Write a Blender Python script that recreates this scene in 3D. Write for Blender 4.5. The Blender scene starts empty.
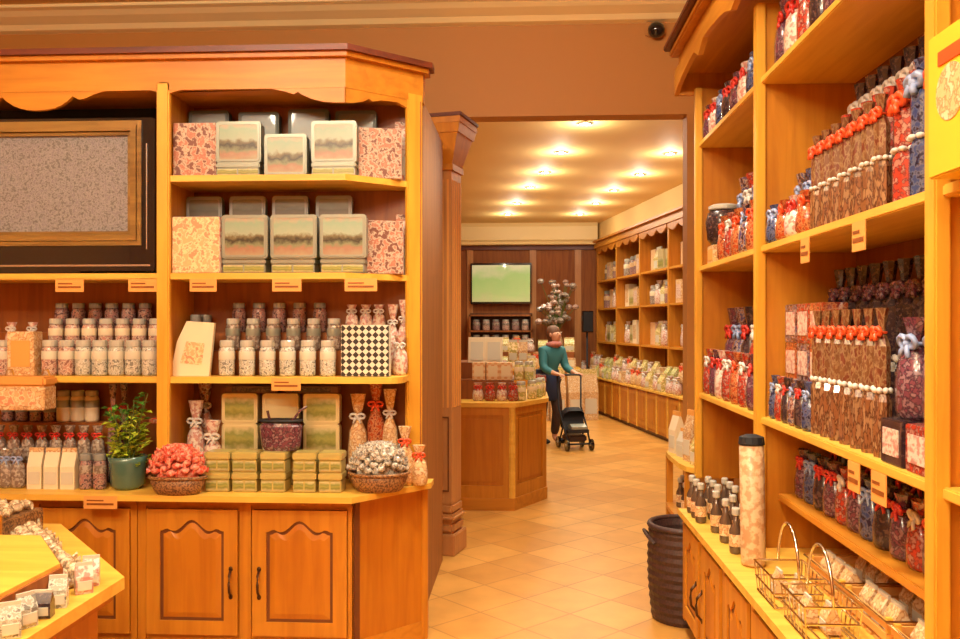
import bpy, bmesh, math, random
from mathutils import Vector, Matrix
R = random.Random(11)
sc = bpy.context.scene
COL = sc.collection
PI = math.pi
# ------------------------------------------------------------------ camera
FPX = 850.0
YAW = math.atan(45 / FPX)
HZ, EYE = 325.0, 1.5
cy_, sy_ = math.cos(YAW), math.sin(YAW)
def ray(px):
    u = (px - 480) / FPX
    return (u * cy_ - sy_, cy_ + u * sy_)
def X_at(px, Y):
    a, b = ray(px); return Y * a / b
def Y_at(px, X):
    a, b = ray(px); return X * b / a
def Z_at(py, px, Y):
    return EYE + (HZ - py) / FPX * Y / ray(px)[1]
cam = bpy.data.cameras.new('camera')
cam.sensor_width = 36; cam.lens = FPX / 960 * 36
cam.shift_y = (HZ - 319.5) / 960
cam.clip_start = 0.05
camo = bpy.data.objects.new('camera', cam); COL.objects.link(camo)
camo.location = (0, 0, EYE); camo.rotation_euler = (PI / 2, 0, YAW)
sc.camera = camo
# ------------------------------------------------------------------ materials
def new_mat(name):
    m = bpy.data.materials.new(name); m.use_nodes = True
    nt = m.node_tree; b = nt.nodes['Principled BSDF']
    return m, nt, b
def plain(name, col, rough=.5, metal=0, coat=0, emis=None, es=0):
    m, nt, b = new_mat(name)
    b.inputs['Base Color'].default_value = (*col, 1)
    b.inputs['Roughness'].default_value = rough
    b.inputs['Metallic'].default_value = metal
    b.inputs['Coat Weight'].default_value = coat
    if emis:
        b.inputs['Emission Color'].default_value = (*emis, 1)
        b.inputs['Emission Strength'].default_value = es
    return m
def coords(nt, scale=(1, 1, 1), rand=False, rot=0):
    tc = nt.nodes.new('ShaderNodeTexCoord'); mp = nt.nodes.new('ShaderNodeMapping')
    mp.inputs['Scale'].default_value = scale
    mp.inputs['Rotation'].default_value = (0, 0, rot)
    nt.links.new(tc.outputs['Object'], mp.inputs['Vector'])
    if rand:
        oi = nt.nodes.new('ShaderNodeObjectInfo'); ml = nt.nodes.new('ShaderNodeMath')
        ml.operation = 'MULTIPLY'; ml.inputs[1].default_value = 37
        nt.links.new(oi.outputs['Random'], ml.inputs[0])
        cb = nt.nodes.new('ShaderNodeCombineXYZ')
        for i in range(3): nt.links.new(ml.outputs[0], cb.inputs[i])
        nt.links.new(cb.outputs[0], mp.inputs['Location'])
    return mp.outputs['Vector']
def ramp(nt, fac, cols, const=False):
    r = nt.nodes.new('ShaderNodeValToRGB')
    if const: r.color_ramp.interpolation = 'CONSTANT'
    e = r.color_ramp.elements
    while len(e) < len(cols): e.new(.5)
    for i, (p, c) in enumerate(cols):
        e[i].position = p; e[i].color = (*c, 1)
    nt.links.new(fac, r.inputs['Fac'])
    return r.outputs['Color']
def wood(name, c1, c2, axis='z', rough=.45, s=1.0, coat=.05):
    m, nt, b = new_mat(name)
    k = {'x': (1.2, 14, 14), 'y': (14, 1.2, 14), 'z': (14, 14, 1.2)}[axis]
    v = coords(nt, tuple(q * s for q in k))
    n = nt.nodes.new('ShaderNodeTexNoise'); n.inputs['Scale'].default_value = 1.6
    n.inputs['Detail'].default_value = 5; n.inputs['Distortion'].default_value = .6
    nt.links.new(v, n.inputs['Vector'])
    c = ramp(nt, n.outputs['Fac'], [(.3, c2), (.62, c1)])
    nt.links.new(c, b.inputs['Base Color'])
    b.inputs['Roughness'].default_value = rough
    b.inputs['Coat Weight'].default_value = coat
    b.inputs['Coat Roughness'].default_value = .25
    return m
def printed(name, cols, scale=25, rough=.4, tex='noise', coat=.2, st=(1, 1, 1)):
    m, nt, b = new_mat(name)
    v = coords(nt, st, rand=True)
    if tex == 'noise':
        n = nt.nodes.new('ShaderNodeTexNoise'); n.inputs['Scale'].default_value = scale * 2.1
        n.inputs['Detail'].default_value = 3
        nt.links.new(v, n.inputs['Vector']); f = n.outputs['Fac']
        k = len(cols); pts = [(.34 + .34 * i / k if i else 0, c) for i, c in enumerate(cols)]
    else:
        n = nt.nodes.new('ShaderNodeTexVoronoi'); n.inputs['Scale'].default_value = scale
        nt.links.new(v, n.inputs['Vector'])
        sp = nt.nodes.new('ShaderNodeSeparateColor'); nt.links.new(n.outputs['Color'], sp.inputs[0])
        f = sp.outputs[0]; k = len(cols); pts = [(i / k, c) for i, c in enumerate(cols)]
    c = ramp(nt, f, pts, const=False)
    nt.links.new(c, b.inputs['Base Color'])
    b.inputs['Roughness'].default_value = rough; b.inputs['Coat Weight'].default_value = coat
    return m
def picture(name, cols, scale=14, warp=.25):
    # a printed landscape: bands up the Generated z axis, roughened by noise
    m, nt, b = new_mat(name)
    tc = nt.nodes.new('ShaderNodeTexCoord'); sx = nt.nodes.new('ShaderNodeSeparateXYZ')
    nt.links.new(tc.outputs['Generated'], sx.inputs[0])
    v = coords(nt, rand=True)
    n = nt.nodes.new('ShaderNodeTexNoise'); n.inputs['Scale'].default_value = scale
    n.inputs['Detail'].default_value = 4; nt.links.new(v, n.inputs['Vector'])
    a = nt.nodes.new('ShaderNodeMath'); a.operation = 'MULTIPLY_ADD'
    nt.links.new(n.outputs['Fac'], a.inputs[0]); a.inputs[1].default_value = warp
    nt.links.new(sx.outputs[2], a.inputs[2])
    s = nt.nodes.new('ShaderNodeMath'); s.operation = 'SUBTRACT'
    nt.links.new(a.outputs[0], s.inputs[0]); s.inputs[1].default_value = warp / 2
    c = ramp(nt, s.outputs[0], cols)
    nt.links.new(c, b.inputs['Base Color'])
    b.inputs['Roughness'].default_value = .3; b.inputs['Coat Weight'].default_value = .3
    return m
def checker(name, c1, c2, scale, rot=PI / 4):
    m, nt, b = new_mat(name)
    tc = nt.nodes.new('ShaderNodeTexCoord'); mp = nt.nodes.new('ShaderNodeMapping')
    mp.inputs['Rotation'].default_value = (0, rot, 0); mp.inputs['Location'].default_value = (.013, .5, .017)
    nt.links.new(tc.outputs['Object'], mp.inputs['Vector'])
    ck = nt.nodes.new('ShaderNodeTexChecker'); ck.inputs['Scale'].default_value = scale
    ck.inputs['Color1'].default_value = (*c1, 1); ck.inputs['Color2'].default_value = (*c2, 1)
    nt.links.new(mp.outputs[0], ck.inputs['Vector'])
    nt.links.new(ck.outputs['Color'], b.inputs['Base Color'])
    b.inputs['Roughness'].default_value = .4
    return m
HONEY1, HONEY2 = (.60, .245, .018), (.48, .170, .010)
M = dict(
    honey=wood('honey oak upright grain', HONEY1, HONEY2, 'z'),
    honeyx=wood('honey oak lengthwise grain', HONEY1, HONEY2, 'x'),
    panel=wood('oak door panel', (.54, .195, .010), (.44, .14, .006), 'z'),
    pale=wood('pale varnished oak edge', (.84, .50, .075), (.72, .38, .045), 'x'),
    palez=wood('pale varnished oak post', (.76, .40, .040), (.66, .31, .026), 'z'),
    red=wood('reddish cherry wood', (.34, .105, .016), (.23, .06, .009), 'z', rough=.65, coat=0),
    redx=wood('dark cherry cap', (.16, .030, .010), (.09, .016, .006), 'x'),
    back=wood('shade darkened brown board', (.30, .085, .012), (.20, .05, .008), 'z'),  # honey oak made darker: shadow on shelf backs put into the colour
    dark=wood('dark walnut board', (.16, .055, .018), (.09, .03, .01), 'z'),
    pil=wood('pinkish beige pilaster wood', (.56, .26, .085), (.46, .19, .06), 'z'),
    groove=plain('dark brown groove', (.16, .045, .008), .6),  # darker brown for door grooves and panel lines
    handle=plain('aged bronze handle', (.10, .045, .02), .4, .8),
    gilt=wood('gilt picture frame', (.30, .17, .045), (.16, .08, .018), 'x', rough=.3),
    black=plain('gloss black plastic', (.008, .008, .01), .12, coat=.6),
    blackm=plain('matt black fabric', (.012, .012, .016), .7),
    silver=plain('silver trim', (.6, .6, .6), .25, .9),
    cream=plain('cream paint', (.90, .70, .34), .5),
    amber=plain('amber wall paint', (.46, .19, .032), .6),
    ceil=plain('warm cream ceiling paint', (.82, .55, .20), .7),
    card=plain('tan card', (.78, .36, .08), .6),
    white=plain('white card', (.64, .60, .48), .5),
    ivory=plain('ivory paper', (.82, .70, .48), .55),
    tin=plain('pale grey tin', (.30, .315, .255), .3, .25, .3),
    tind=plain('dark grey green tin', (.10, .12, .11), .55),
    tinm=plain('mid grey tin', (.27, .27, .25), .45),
    jarlid=plain('white tin lid', (.54, .53, .46), .3, .1, .3),
    red_r=plain('red satin ribbon', (.62, .035, .022), .35, coat=.2),
    orange_r=plain('orange red satin ribbon', (.80, .09, .02), .35, coat=.2),
    blue_r=plain('pale blue satin ribbon', (.30, .38, .62), .35, coat=.2),
    white_r=plain('white lace ribbon', (.72, .68, .62), .5),
    green_leaf=printed('variegated leaf', [(.14, .28, .015), (.36, .50, .025), (.62, .68, .06)], 20, .45),
    green_dark=printed('dark green leaf', [(.03, .12, .015), (.05, .2, .02), (.12, .3, .03)], 30, .45),
    stem=plain('plant stem', (.12, .16, .03), .6),
    pot=plain('blue green glazed pot', (.07, .16, .13), .2, coat=.6),
    wicker=printed('woven brown wicker', [(.22, .09, .03), (.38, .18, .06), (.12, .045, .015)], 60, .6),
    darkwick=printed('woven dark wicker', [(.018, .008, .008), (.035, .014, .012), (.06, .022, .016)], 50, .6),
    wire=plain('chromed wire', (.75, .68, .55), .2, 1),
    glass=plain('smoked bottle glass', (.10, .06, .04), .08, coat=1),
)
M['box_pink'] = printed('pink figured paper', [(.58, .36, .24), (.44, .15, .09), (.60, .46, .34), (.18, .06, .04)], 22)
M['box_yellow'] = printed('yellow pink floral paper', [(.86, .60, .22), (.82, .42, .22), (.90, .74, .42), (.70, .30, .16)], 20)
M['scene'] = picture('printed landscape', [(0, (.36, .28, .18)), (.18, (.34, .18, .12)), (.28, (.20, .22, .12)), (.40, (.035, .025, .015)), (.50, (.16, .13, .06)), (.60, (.34, .40, .30)), (.86, (.26, .38, .28)), (1, (.42, .34, .26))], 34, .34)
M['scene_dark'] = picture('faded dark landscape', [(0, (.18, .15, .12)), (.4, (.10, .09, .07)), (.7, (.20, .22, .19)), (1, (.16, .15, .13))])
M['olive'] = picture('olive landscape print', [(0, (.50, .42, .20)), (.3, (.20, .20, .04)), (.5, (.34, .32, .08)), (.7, (.24, .26, .07)), (1, (.60, .52, .28))], 40, .5)
M['cream_tin'] = plain('cream enamel tin', (.66, .56, .30), .3, .1, .3)
M['olive_tin'] = plain('yellow olive enamel tin', (.52, .42, .13), .3, .1, .3)
M['jar_white'] = printed('grey and white wrapped sweets', [(.62, .58, .48), (.40, .38, .30), (.72, .70, .62), (.22, .21, .18)], 38, .25, coat=.5)
M['jar_pink'] = printed('pink and beige wrapped sweets', [(.62, .40, .30), (.45, .22, .18), (.70, .55, .42), (.26, .12, .10)], 38, .25, coat=.5)
M['jar_dark'] = printed('dark plum wrapped sweets', [(.20, .09, .09), (.32, .15, .14), (.42, .28, .24), (.10, .05, .06)], 38, .25, coat=.5)
M['jar_grey'] = printed('grey brown wrapped sweets', [(.30, .22, .17), (.20, .14, .11), (.42, .36, .30)], 34, .25, coat=.5)
M['brown_bag'] = printed('brown chocolate sticks', [(.15, .05, .02), (.24, .09, .035), (.07, .02, .010), (.32, .17, .08)], 40, .25, coat=.6, st=(1.2, 1.2, .35))
M['tan_bag'] = printed('tan biscuits in film', [(.22, .10, .04), (.16, .06, .025), (.30, .18, .085), (.15, .035, .018)], 34, .25, coat=.6, st=(1.2, 1.2, .5))
M['red_foil'] = printed('red patterned foil', [(.38, .025, .018), (.50, .05, .025), (.18, .015, .015), (.44, .20, .15)], 32, .25, coat=.5)
M['orange_foil'] = printed('orange patterned foil', [(.60, .12, .025), (.42, .06, .018), (.56, .24, .09), (.26, .04, .02)], 32, .25, coat=.5)
M['blue_foil'] = printed('navy patterned foil', [(.025, .035, .11), (.04, .06, .17), (.12, .13, .20), (.015, .015, .05)], 32, .25, coat=.5)
M['plum_foil'] = printed('plum patterned foil', [(.10, .025, .05), (.17, .045, .07), (.04, .015, .03), (.24, .13, .15)], 32, .25, coat=.5)
M['black_foil'] = printed('black patterned foil', [(.018, .012, .014), (.045, .022, .022), (.025, .016, .03), (.11, .06, .05)], 32, .25, coat=.5)
M['mix_foil'] = printed('mixed red blue foil', [(.42, .04, .025), (.06, .07, .17), (.40, .30, .25), (.26, .08, .05), (.04, .025, .04)], 26, .25, coat=.5)
M['pinkw'] = printed('pink and white wrapper', [(.70, .48, .38), (.76, .66, .56), (.55, .25, .2)], 30, .35)
M['sweet_red'] = printed('red sweet wrapper', [(.55, .045, .025), (.68, .10, .06), (.78, .32, .22)], 30, .25, coat=.4)
M['sweet_grey'] = printed('silver grey sweet wrapper', [(.52, .46, .38), (.36, .32, .26), (.72, .66, .56), (.22, .19, .15)], 30, .25, coat=.4)
M['sweet_tan'] = printed('tan sweet wrapper', [(.50, .34, .18), (.36, .22, .12), (.66, .54, .34)], 30, .25, coat=.4)
M['beige_roll'] = printed('beige patterned paper', [(.62, .42, .22), (.70, .52, .30), (.54, .30, .14)], 18, .5)
M['yellow_pack'] = printed('yellow cream wrapper', [(.78, .60, .24), (.84, .72, .42), (.62, .44, .12), (.46, .40, .10)], 24, .4)
M['green_pack'] = printed('green yellow wrapper', [(.40, .40, .08), (.62, .56, .18), (.24, .28, .06), (.74, .66, .40)], 24, .4)
M['tan_pack'] = printed('tan orange wrapper', [(.66, .36, .12), (.76, .52, .26), (.50, .22, .07), (.80, .64, .40)], 24, .4)
M['check'] = checker('black and white chequered paper', (.03, .025, .02), (.80, .72, .58), 47)
M['gingham'] = checker('orange gingham paper', (.74, .40, .18), (.84, .62, .36), 40, 0)
# ------------------------------------------------------------------ mesh builder
class MB:
    def __init__(s): s.bm = bmesh.new()
    def faces(s, vs, fs):
        v = [s.bm.verts.new(p) for p in vs]
        for f in fs:
            try: s.bm.faces.new([v[i] for i in f])
            except ValueError: pass
        return v
    def box(s, x0, x1, y0, y1, z0, z1, bev=0):
        n0 = set(s.bm.edges) if bev else None
        v = s.faces([(x, y, z) for z in (z0, z1) for y in (y0, y1) for x in (x0, x1)],
                    [(0, 2, 3, 1), (4, 5, 7, 6), (0, 1, 5, 4), (2, 6, 7, 3), (0, 4, 6, 2), (1, 3, 7, 5)])
        if bev:
            es = [e for e in s.bm.edges if e not in n0]
            r = bmesh.ops.bevel(s.bm, geom=es, offset=bev, segments=2, affect='EDGES')
            v = list({q for f in r['faces'] for q in f.verts} | {q for q in v if q.is_valid})
        return v
    def prism(s, pts, ax, a0, a1):
        n = len(pts)
        def mk(p, a):
            return {'x': (a, p[0], p[1]), 'y': (p[0], a, p[1]), 'z': (p[0], p[1], a)}[ax]
        return s.faces([mk(p, a0) for p in pts] + [mk(p, a1) for p in pts],
                       [tuple(range(n)), tuple(range(n, 2 * n))] + [(i, (i + 1) % n, n + (i + 1) % n, n + i) for i in range(n)])
    def ring(s, outer, inner, y0, y1):      # a frame in the xz plane, same count of points in both loops
        n = len(outer)
        vs = [(p[0], y, p[1]) for y in (y0, y1) for L in (outer, inner) for p in L]
        fs = []
        for i in range(n):
            j = (i + 1) % n
            fs += [(i, j, n + j, n + i), (2*n + i, 2*n + j, 3*n + j, 3*n + i), (i, j, 2*n + j, 2*n + i), (n + i, n + j, 3*n + j, 3*n + i)]
        return s.faces(vs, fs)
    def lathe(s, prof, seg=14, c=(0, 0, 0), sx=1, sy=1):
        vs, fs = [], []
        m = len(prof)
        for r, z in prof:
            for k in range(seg):
                a = 2 * PI * k / seg
                vs.append((c[0] + r * sx * math.cos(a), c[1] + r * sy * math.sin(a), c[2] + z))
        for i in range(m - 1):
            for k in range(seg):
                l = (k + 1) % seg
                fs.append((i * seg + k, i * seg + l, (i + 1) * seg + l, (i + 1) * seg + k))
        fs += [tuple(range(seg)), tuple(range((m - 1) * seg, m * seg))]
        return s.faces(vs, fs)
    def ball(s, c, rx, ry, rz, seg=10, rings=6):
        pr = [(math.sin(PI * i / rings), -math.cos(PI * i / rings) * rz) for i in range(rings + 1)]
        pr[0] = (.02, -rz); pr[-1] = (.02, rz)
        return s.lathe(pr, seg, c, rx, ry)
    def tube(s, pts, r, seg=6, closed=False):
        pts = [Vector(p) for p in pts]; n = len(pts); vs, fs = [], []
        for i, p in enumerate(pts):
            if closed: d = pts[(i + 1) % n] - pts[i - 1]
            else: d = pts[min(i + 1, n - 1)] - pts[max(i - 1, 0)]
            d.normalize()
            a = d.cross(Vector((0, 0, 1)))
            if a.length < .05: a = d.cross(Vector((0, 1, 0)))
            a.normalize(); b = d.cross(a)
            for k in range(seg):
                t = 2 * PI * k / seg
                vs.append(tuple(p + (a * math.cos(t) + b * math.sin(t)) * r))
        for i in range(n if closed else n - 1):
            j = (i + 1) % n
            for k in range(seg):
                l = (k + 1) % seg
                fs.append((i * seg + k, i * seg + l, j * seg + l, j * seg + k))
        if not closed: fs += [tuple(range(seg)), tuple(range((n - 1) * seg, n * seg))]
        return s.faces(vs, fs)
    def xf(s, v, mat):
        bmesh.ops.transform(s.bm, matrix=mat, verts=[q for q in v if q.is_valid])
    def build(s, name, mat, parent=None, world=False, smooth=False):
        if parent is not None and world:
            bmesh.ops.transform(s.bm, matrix=INV[parent.name], verts=s.bm.verts)
        bmesh.ops.recalc_face_normals(s.bm, faces=s.bm.faces)
        me = bpy.data.meshes.new(name); s.bm.to_mesh(me); s.bm.free()
        me.materials.append(M[mat] if isinstance(mat, str) else mat)
        if smooth:
            for p in me.polygons: p.use_smooth = True
        o = bpy.data.objects.new(name, me); COL.objects.link(o)
        if parent is not None:
            o.parent = parent; KIDS.setdefault(parent.name, []).append(o)
        return o
INV, KIDS, PROT = {}, {}, {}
def thing(name, label, cat, loc=(0, 0, 0), rz=0, group=None):
    o = bpy.data.objects.new(name, None); COL.objects.link(o)
    o.empty_display_size = .05
    o.location = loc; o.rotation_euler = (0, 0, rz)
    INV[o.name] = (Matrix.Translation(loc) @ Matrix.Rotation(rz, 4, 'Z')).inverted()
    return tag(o, label, cat, group)
def tag(o, label, cat, group=None, kind=None):
    if label: o['label'] = label
    if cat: o['category'] = cat
    if group: o['group'] = group
    if kind: o['kind'] = kind
    return o
def struct(o, label=None, cat=None):
    o['kind'] = 'structure'
    return tag(o, label, cat)
def dup(o, parent=None):
    c = o.copy(); COL.objects.link(c)
    if parent is not None: c.parent = parent
    for ch in KIDS.get(o.name, []):
        d = dup(ch, c); KIDS.setdefault(c.name, []).append(d)
    return c
def put(key, fn, loc, rz, label, cat, group=None, rx=0):
    # the first of a kind is built, every later one is a copy with its parts
    if key in PROT: o = dup(PROT[key])
    else: o = fn(); PROT[key] = o
    o.location = (loc[0], loc[1], loc[2] + .0008); o.rotation_euler = (rx, 0, rz)
    for k in ('label', 'category', 'group'):
        if k in o: del o[k]
    return tag(o, label, cat, group)
ORD = ['first', 'second', 'third', 'fourth', 'fifth', 'sixth', 'seventh', 'eighth', 'ninth', 'tenth', 'eleventh', 'twelfth',
       'thirteenth', 'fourteenth', 'fifteenth', 'sixteenth', 'seventeenth', 'eighteenth', 'nineteenth', 'twentieth']
class Frame:
    def __init__(s, x, y, th): s.x, s.y, s.th = x, y, th; s.c, s.s = math.cos(th), math.sin(th)
    def w(s, x, y, z): return (s.x + x * s.c - y * s.s, s.y + x * s.s + y * s.c, z)
WORLD = Frame(0, 0, 0)
# ------------------------------------------------------------------ prototypes (origin at base centre, front towards -y)
def rrect(x0, x1, z0, z1, r, n=3):
    pts = []
    for cx, cz, a0 in ((x1 - r, z1 - r, 0), (x0 + r, z1 - r, 90), (x0 + r, z0 + r, 180), (x1 - r, z0 + r, 270)):
        for i in range(n + 1):
            a = math.radians(a0 + 90 * i / n); pts.append((cx + r * math.cos(a), cz + r * math.sin(a)))
    return pts
def E0(name): return thing(name, None, None)
def tin_box(w, h, d=.07, body='tin', pic='scene'):
    def f():
        o = E0('picture_tin')
        m = MB(); m.prism(rrect(-w/2 + .004, w/2 - .004, .002, h - .004, .012), 'y', -d/2 + .022, d/2); m.build('body', body, o)
        m = MB(); m.prism(rrect(-w/2, w/2, 0, h, .014), 'y', -d/2, -d/2 + .022); m.build('lid', body, o)
        b = .016
        m = MB(); m.ring(rrect(-w/2 + .007, w/2 - .007, .007, h - .007, .012), rrect(-w/2 + b, w/2 - b, b, h - b, .01), -d/2 - .004, -d/2); m.build('lid_rim', 'tin' if body == 'tin' else body, o)
        m = MB(); m.prism(rrect(-w/2 + b, w/2 - b, b, h - b, .01), 'y', -d/2 - .002, -d/2 + .001); m.build('picture', pic, o)
        return o
    return f
def flat_tin(w, h, d=.12, body='tin', pic='scene', front='olive'):
    def f():
        o = E0('flat_tin')
        m = MB(); m.box(-w/2 + .003, w/2 - .003, -d/2 + .003, d/2 - .003, 0, h * .62, .004); m.build('body', body, o)
        m = MB(); m.box(-w/2, w/2, -d/2, d/2, h * .62, h, .005); m.build('lid', body, o)
        for i in range(2):
            xa = -w/2 + .008 + i * (w / 2 - .004)
            m = MB(); m.box(xa, xa + w/2 - .012, -d/2 + .0005, -d/2 + .006, h * .1, h * .55); m.build('printed_window', front, o)
        return o
    return f
def gift_box(w, h, d=.06, pat='box_pink', edge='pinkw'):
    def f():
        o = E0('gift_box')
        m = MB(); m.box(-w/2, w/2, -d/2 + .004, d/2, 0, h, .003); m.build('body', edge, o)
        m = MB(); m.box(-w/2 + .002, w/2 - .002, -d/2, -d/2 + .004, .002, h - .002, .0015); m.build('printed_front', pat, o)
        return o
    return f
def jar(r, h, cont='jar_white', lid='jarlid', label='white'):
    def f():
        o = E0('sweet_jar')
        m = MB(); m.lathe([(r * .86, 0), (r * .97, h * .04), (r, h * .1), (r, h * .7), (r * .9, h * .78), (r * .78, h * .82)]); m.build('body', cont, o, smooth=True)
        m = MB(); m.lathe([(r * .84, h * .82), (r * .88, h * .84), (r * .88, h * .97), (r * .8, h)]); m.build('lid', lid, o)
        m = MB(); m.lathe([(r * 1.01, h * .46), (r * 1.02, h * .47), (r * 1.02, h * .68), (r * 1.01, h * .69)]); m.build('label_band', label, o, smooth=True)
        return o
    return f
def bow(m, c, w, r):
    for sg in (-1, 1):
        pts = []
        for k in range(9):
            a = 2 * PI * k / 9
            pts.append((c[0] + sg * (w * .5 + w * .5 * math.cos(a)), c[1] - .25 * w * math.sin(a) * .4, c[2] + .33 * w * math.sin(a) + sg * 0 + w * .12))
        m.tube(pts, r, 5, closed=True)
        m.tube([c, (c[0] + sg * w * .35, c[1] - r, c[2] - w * .4), (c[0] + sg * w * .5, c[1] - r, c[2] - w * .8)], r * .9, 5)
    m.ball(c, r * 1.6, r * 1.6, r * 1.6, 8, 5)
def pouch(r, h, body, rib='red_r', sy=.75):
    def f():
        o = E0('sweet_bag')
        m = MB(); m.lathe([(r * .8, 0), (r, h * .08), (r * 1.02, h * .35), (r * .85, h * .58), (r * .32, h * .72), (r * .3, h * .75)], 12, sy=sy); m.build('bag', body, o, smooth=True)
        m = MB()
        vs = []
        m.lathe([(r * .29, h * .75), (r * .55, h * .86), (r * .8, h), (r * .7, h * .985), (r * .2, h * .8)], 10, sy=.6); m.build('gathered_top', body, o)
        m = MB(); bow(m, (0, -r * .36, h * .74), r * .75, r * .13)
        m.tube([(r * .34 * math.cos(a * PI / 4), r * .34 * math.sin(a * PI / 4), h * .74) for a in range(8)], r * .09, 5, closed=True)
        m.build('ribbon_bow', rib, o, smooth=True)
        return o
    return f
def tall_bag(w, h, lo='brown_bag', up='tan_bag', rib='orange_r', band='white_r'):
    def f():
        o = E0('chocolate_bag')
        a = w / 2
        m = MB(); m.lathe([(a * 1.15, 0), (a * 1.25, h * .03), (a * 1.25, h * .36), (a * .95, h * .41)], 8, sy=.8); m.build('lower_pouch', lo, o)
        m = MB()
        for k in range(8):
            t = 2 * PI * k / 8
            m.ball((a * 1.0 * math.cos(t), a * .8 * math.sin(t), h * .435), a * .36, a * .36, h * .022, 6, 4)
        m.build('lace_frill', band, o, smooth=True)
        m = MB(); m.lathe([(a * .9, h * .40), (a * 1.1, h * .47), (a * 1.1, h * .72), (a * .5, h * .80), (a * .4, h * .83), (a * .9, h * .97), (a * .5, h * .95)], 8, sy=.8); m.build('upper_pouch', up, o)
        m = MB(); bow(m, (0, -a * .66, h * .81), a * 1.15, a * .30)
        m.tube([(a * .55 * math.cos(q * PI / 4), a * .48 * math.sin(q * PI / 4), h * .81) for q in range(8)], a * .14, 5, closed=True)
        m.build('ribbon_bow', rib, o, smooth=True)
        return o
    return f
def carton(w, h, d, body='red_foil', win='pinkw', name='sweet_carton'):
    def f():
        o = E0(name)
        m = MB(); m.box(-w/2, w/2, -d/2, d/2, 0, h, .003); m.build('body', body, o)
        m = MB(); m.box(-w * .36, w * .36, -d/2 - .003, -d/2 + .002, h * .2, h * .8, .001); m.build('front_label', win, o)
        return o
    return f
def packet(w, h, d, body, cap):
    def f():
        o = E0('sweet_packet')
        m = MB(); m.prism([(-d/2, 0), (d/2, 0), (d/2, h * .55), (d * .08, h * .9), (-d * .08, h * .9), (-d/2, h * .55)], 'x', -w/2, w/2); m.build('body', body, o)
        m = MB(); m.box(-w/2, w/2, -d * .09, d * .09, h * .88, h); m.build('sealed_top', cap, o)
        m = MB(); m.box(-w * .4, w * .4, -d/2 - .003, -d/2 + .002, h * .12, h * .42); m.build('front_label', 'white', o)
        return o
    return f
def wrapped_sweet(body):
    def f():
        o = E0('wrapped_sweet')
        m = MB(); m.ball((0, 0, .016), .024, .018, .016, 8, 6); m.build('centre', body, o, smooth=True)
        for sg in (-1, 1):
            m = MB(); v = m.lathe([(.003, 0), (.007, .007), (.014, .018), (.011, .017)], 7, sy=.4)
            m.xf(v, Matrix.Translation((sg * .021, 0, .016)) @ Matrix.Rotation(sg * PI / 2, 4, 'Y')); m.build('twisted_end', body, o)
        return o
    return f
def price_tag(w=.12, h=.055):
    def f():
        o = E0('price_tag')
        m = MB(); m.box(-w/2, w/2, -.004, 0, -h, 0, .001); m.build('card', 'card', o)
        m = MB(); m.box(-w * .4, w * .4, -.0055, -.004, -h * .7, -h * .55); m.box(-w * .4, w * .1, -.0055, -.004, -h * .4, -h * .3); m.build('printed_lines', 'back', o)
        return o
    return f
NEARW, FARW, FARS, EXPO = 90, 11, 60, -0.12
# ------------------------------------------------------------------ room
def floor_mat():
    m, nt, b = new_mat('diagonal terracotta tiles')
    v = coords(nt, rot=PI / 4)
    br = nt.nodes.new('ShaderNodeTexBrick'); br.offset = 0; br.squash = 1
    br.inputs['Scale'].default_value = 1; br.inputs['Brick Width'].default_value = .33; br.inputs['Row Height'].default_value = .33
    br.inputs['Mortar Size'].default_value = .006; br.inputs['Mortar Smooth'].default_value = .3
    br.inputs['Color1'].default_value = (.72, .385, .092, 1); br.inputs['Color2'].default_value = (.58, .275, .056, 1)
    br.inputs['Mortar'].default_value = (.46, .21, .045, 1)
    nt.links.new(v, br.inputs['Vector'])
    n = nt.nodes.new('ShaderNodeTexNoise'); n.inputs['Scale'].default_value = 5; n.inputs['Detail'].default_value = 6
    nt.links.new(coords(nt), n.inputs['Vector'])
    mx = nt.nodes.new('ShaderNodeMix'); mx.data_type = 'RGBA'; mx.blend_type = 'MULTIPLY'
    mx.inputs[0].default_value = .5
    nt.links.new(br.outputs['Color'], mx.inputs[6])
    nt.links.new(ramp(nt, n.outputs['Fac'], [(.3, (.72, .64, .55)), (.7, (1.1, 1.05, 1))]), mx.inputs[7])
    nt.links.new(mx.outputs[2], b.inputs['Base Color'])
    b.inputs['Roughness'].default_value = .33
    return m
M['floor'] = floor_mat()
XL, XR, YF, YB = -4.4, 1.4, -1.6, 15.9
def slab(name, mat, x0, x1, y0, y1, z0, z1):
    m = MB(); m.box(x0, x1, y0, y1, z0, z1); return struct(m.build(name, mat))
slab('floor', 'floor', XL - .1, 4.6, YF - .1, YB + .1, -.1, 0)
YW = 5.95                       # the portal wall between the two rooms
slab('ceiling', 'ceil', XL - .1, XR + .1, YF - .1, YW, 3.72, 3.8)
slab('ceiling', 'ceil', XL - .1, 4.6, YW + .16, YB + .1, 3.36, 3.44)
slab('wall_left', 'amber', XL - .1, XL, YF - .1, YB + .1, 0, 3.72)
slab('wall_right', 'amber', XR, XR + .1, YF - .1, YW, 0, 3.72)
slab('wall_rear', 'amber', XL - .1, XR + .1, YF - .1, YF, 0, 3.72)
slab('wall_portal_top', 'amber', XL, XR, YW, YW + .16, 2.96, 3.72)
slab('wall_portal_left', 'amber', XL, -.60, YW, YW + .16, 0, 2.96)
slab('wall_portal_right', 'amber', 1.12, XR, YW, YW + .16, 0, 2.96)
# crown moulding where portal wall meets the ceiling
m = MB(); m.prism([(YW, 3.72), (YW - .24, 3.72), (YW - .24, 3.70), (YW - .20, 3.69), (YW - .16, 3.665), (YW - .08, 3.635), (YW - .05, 3.605), (YW, 3.595)], 'x', XL, XR)
struct(m.build('trim_1', 'cream'))
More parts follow.
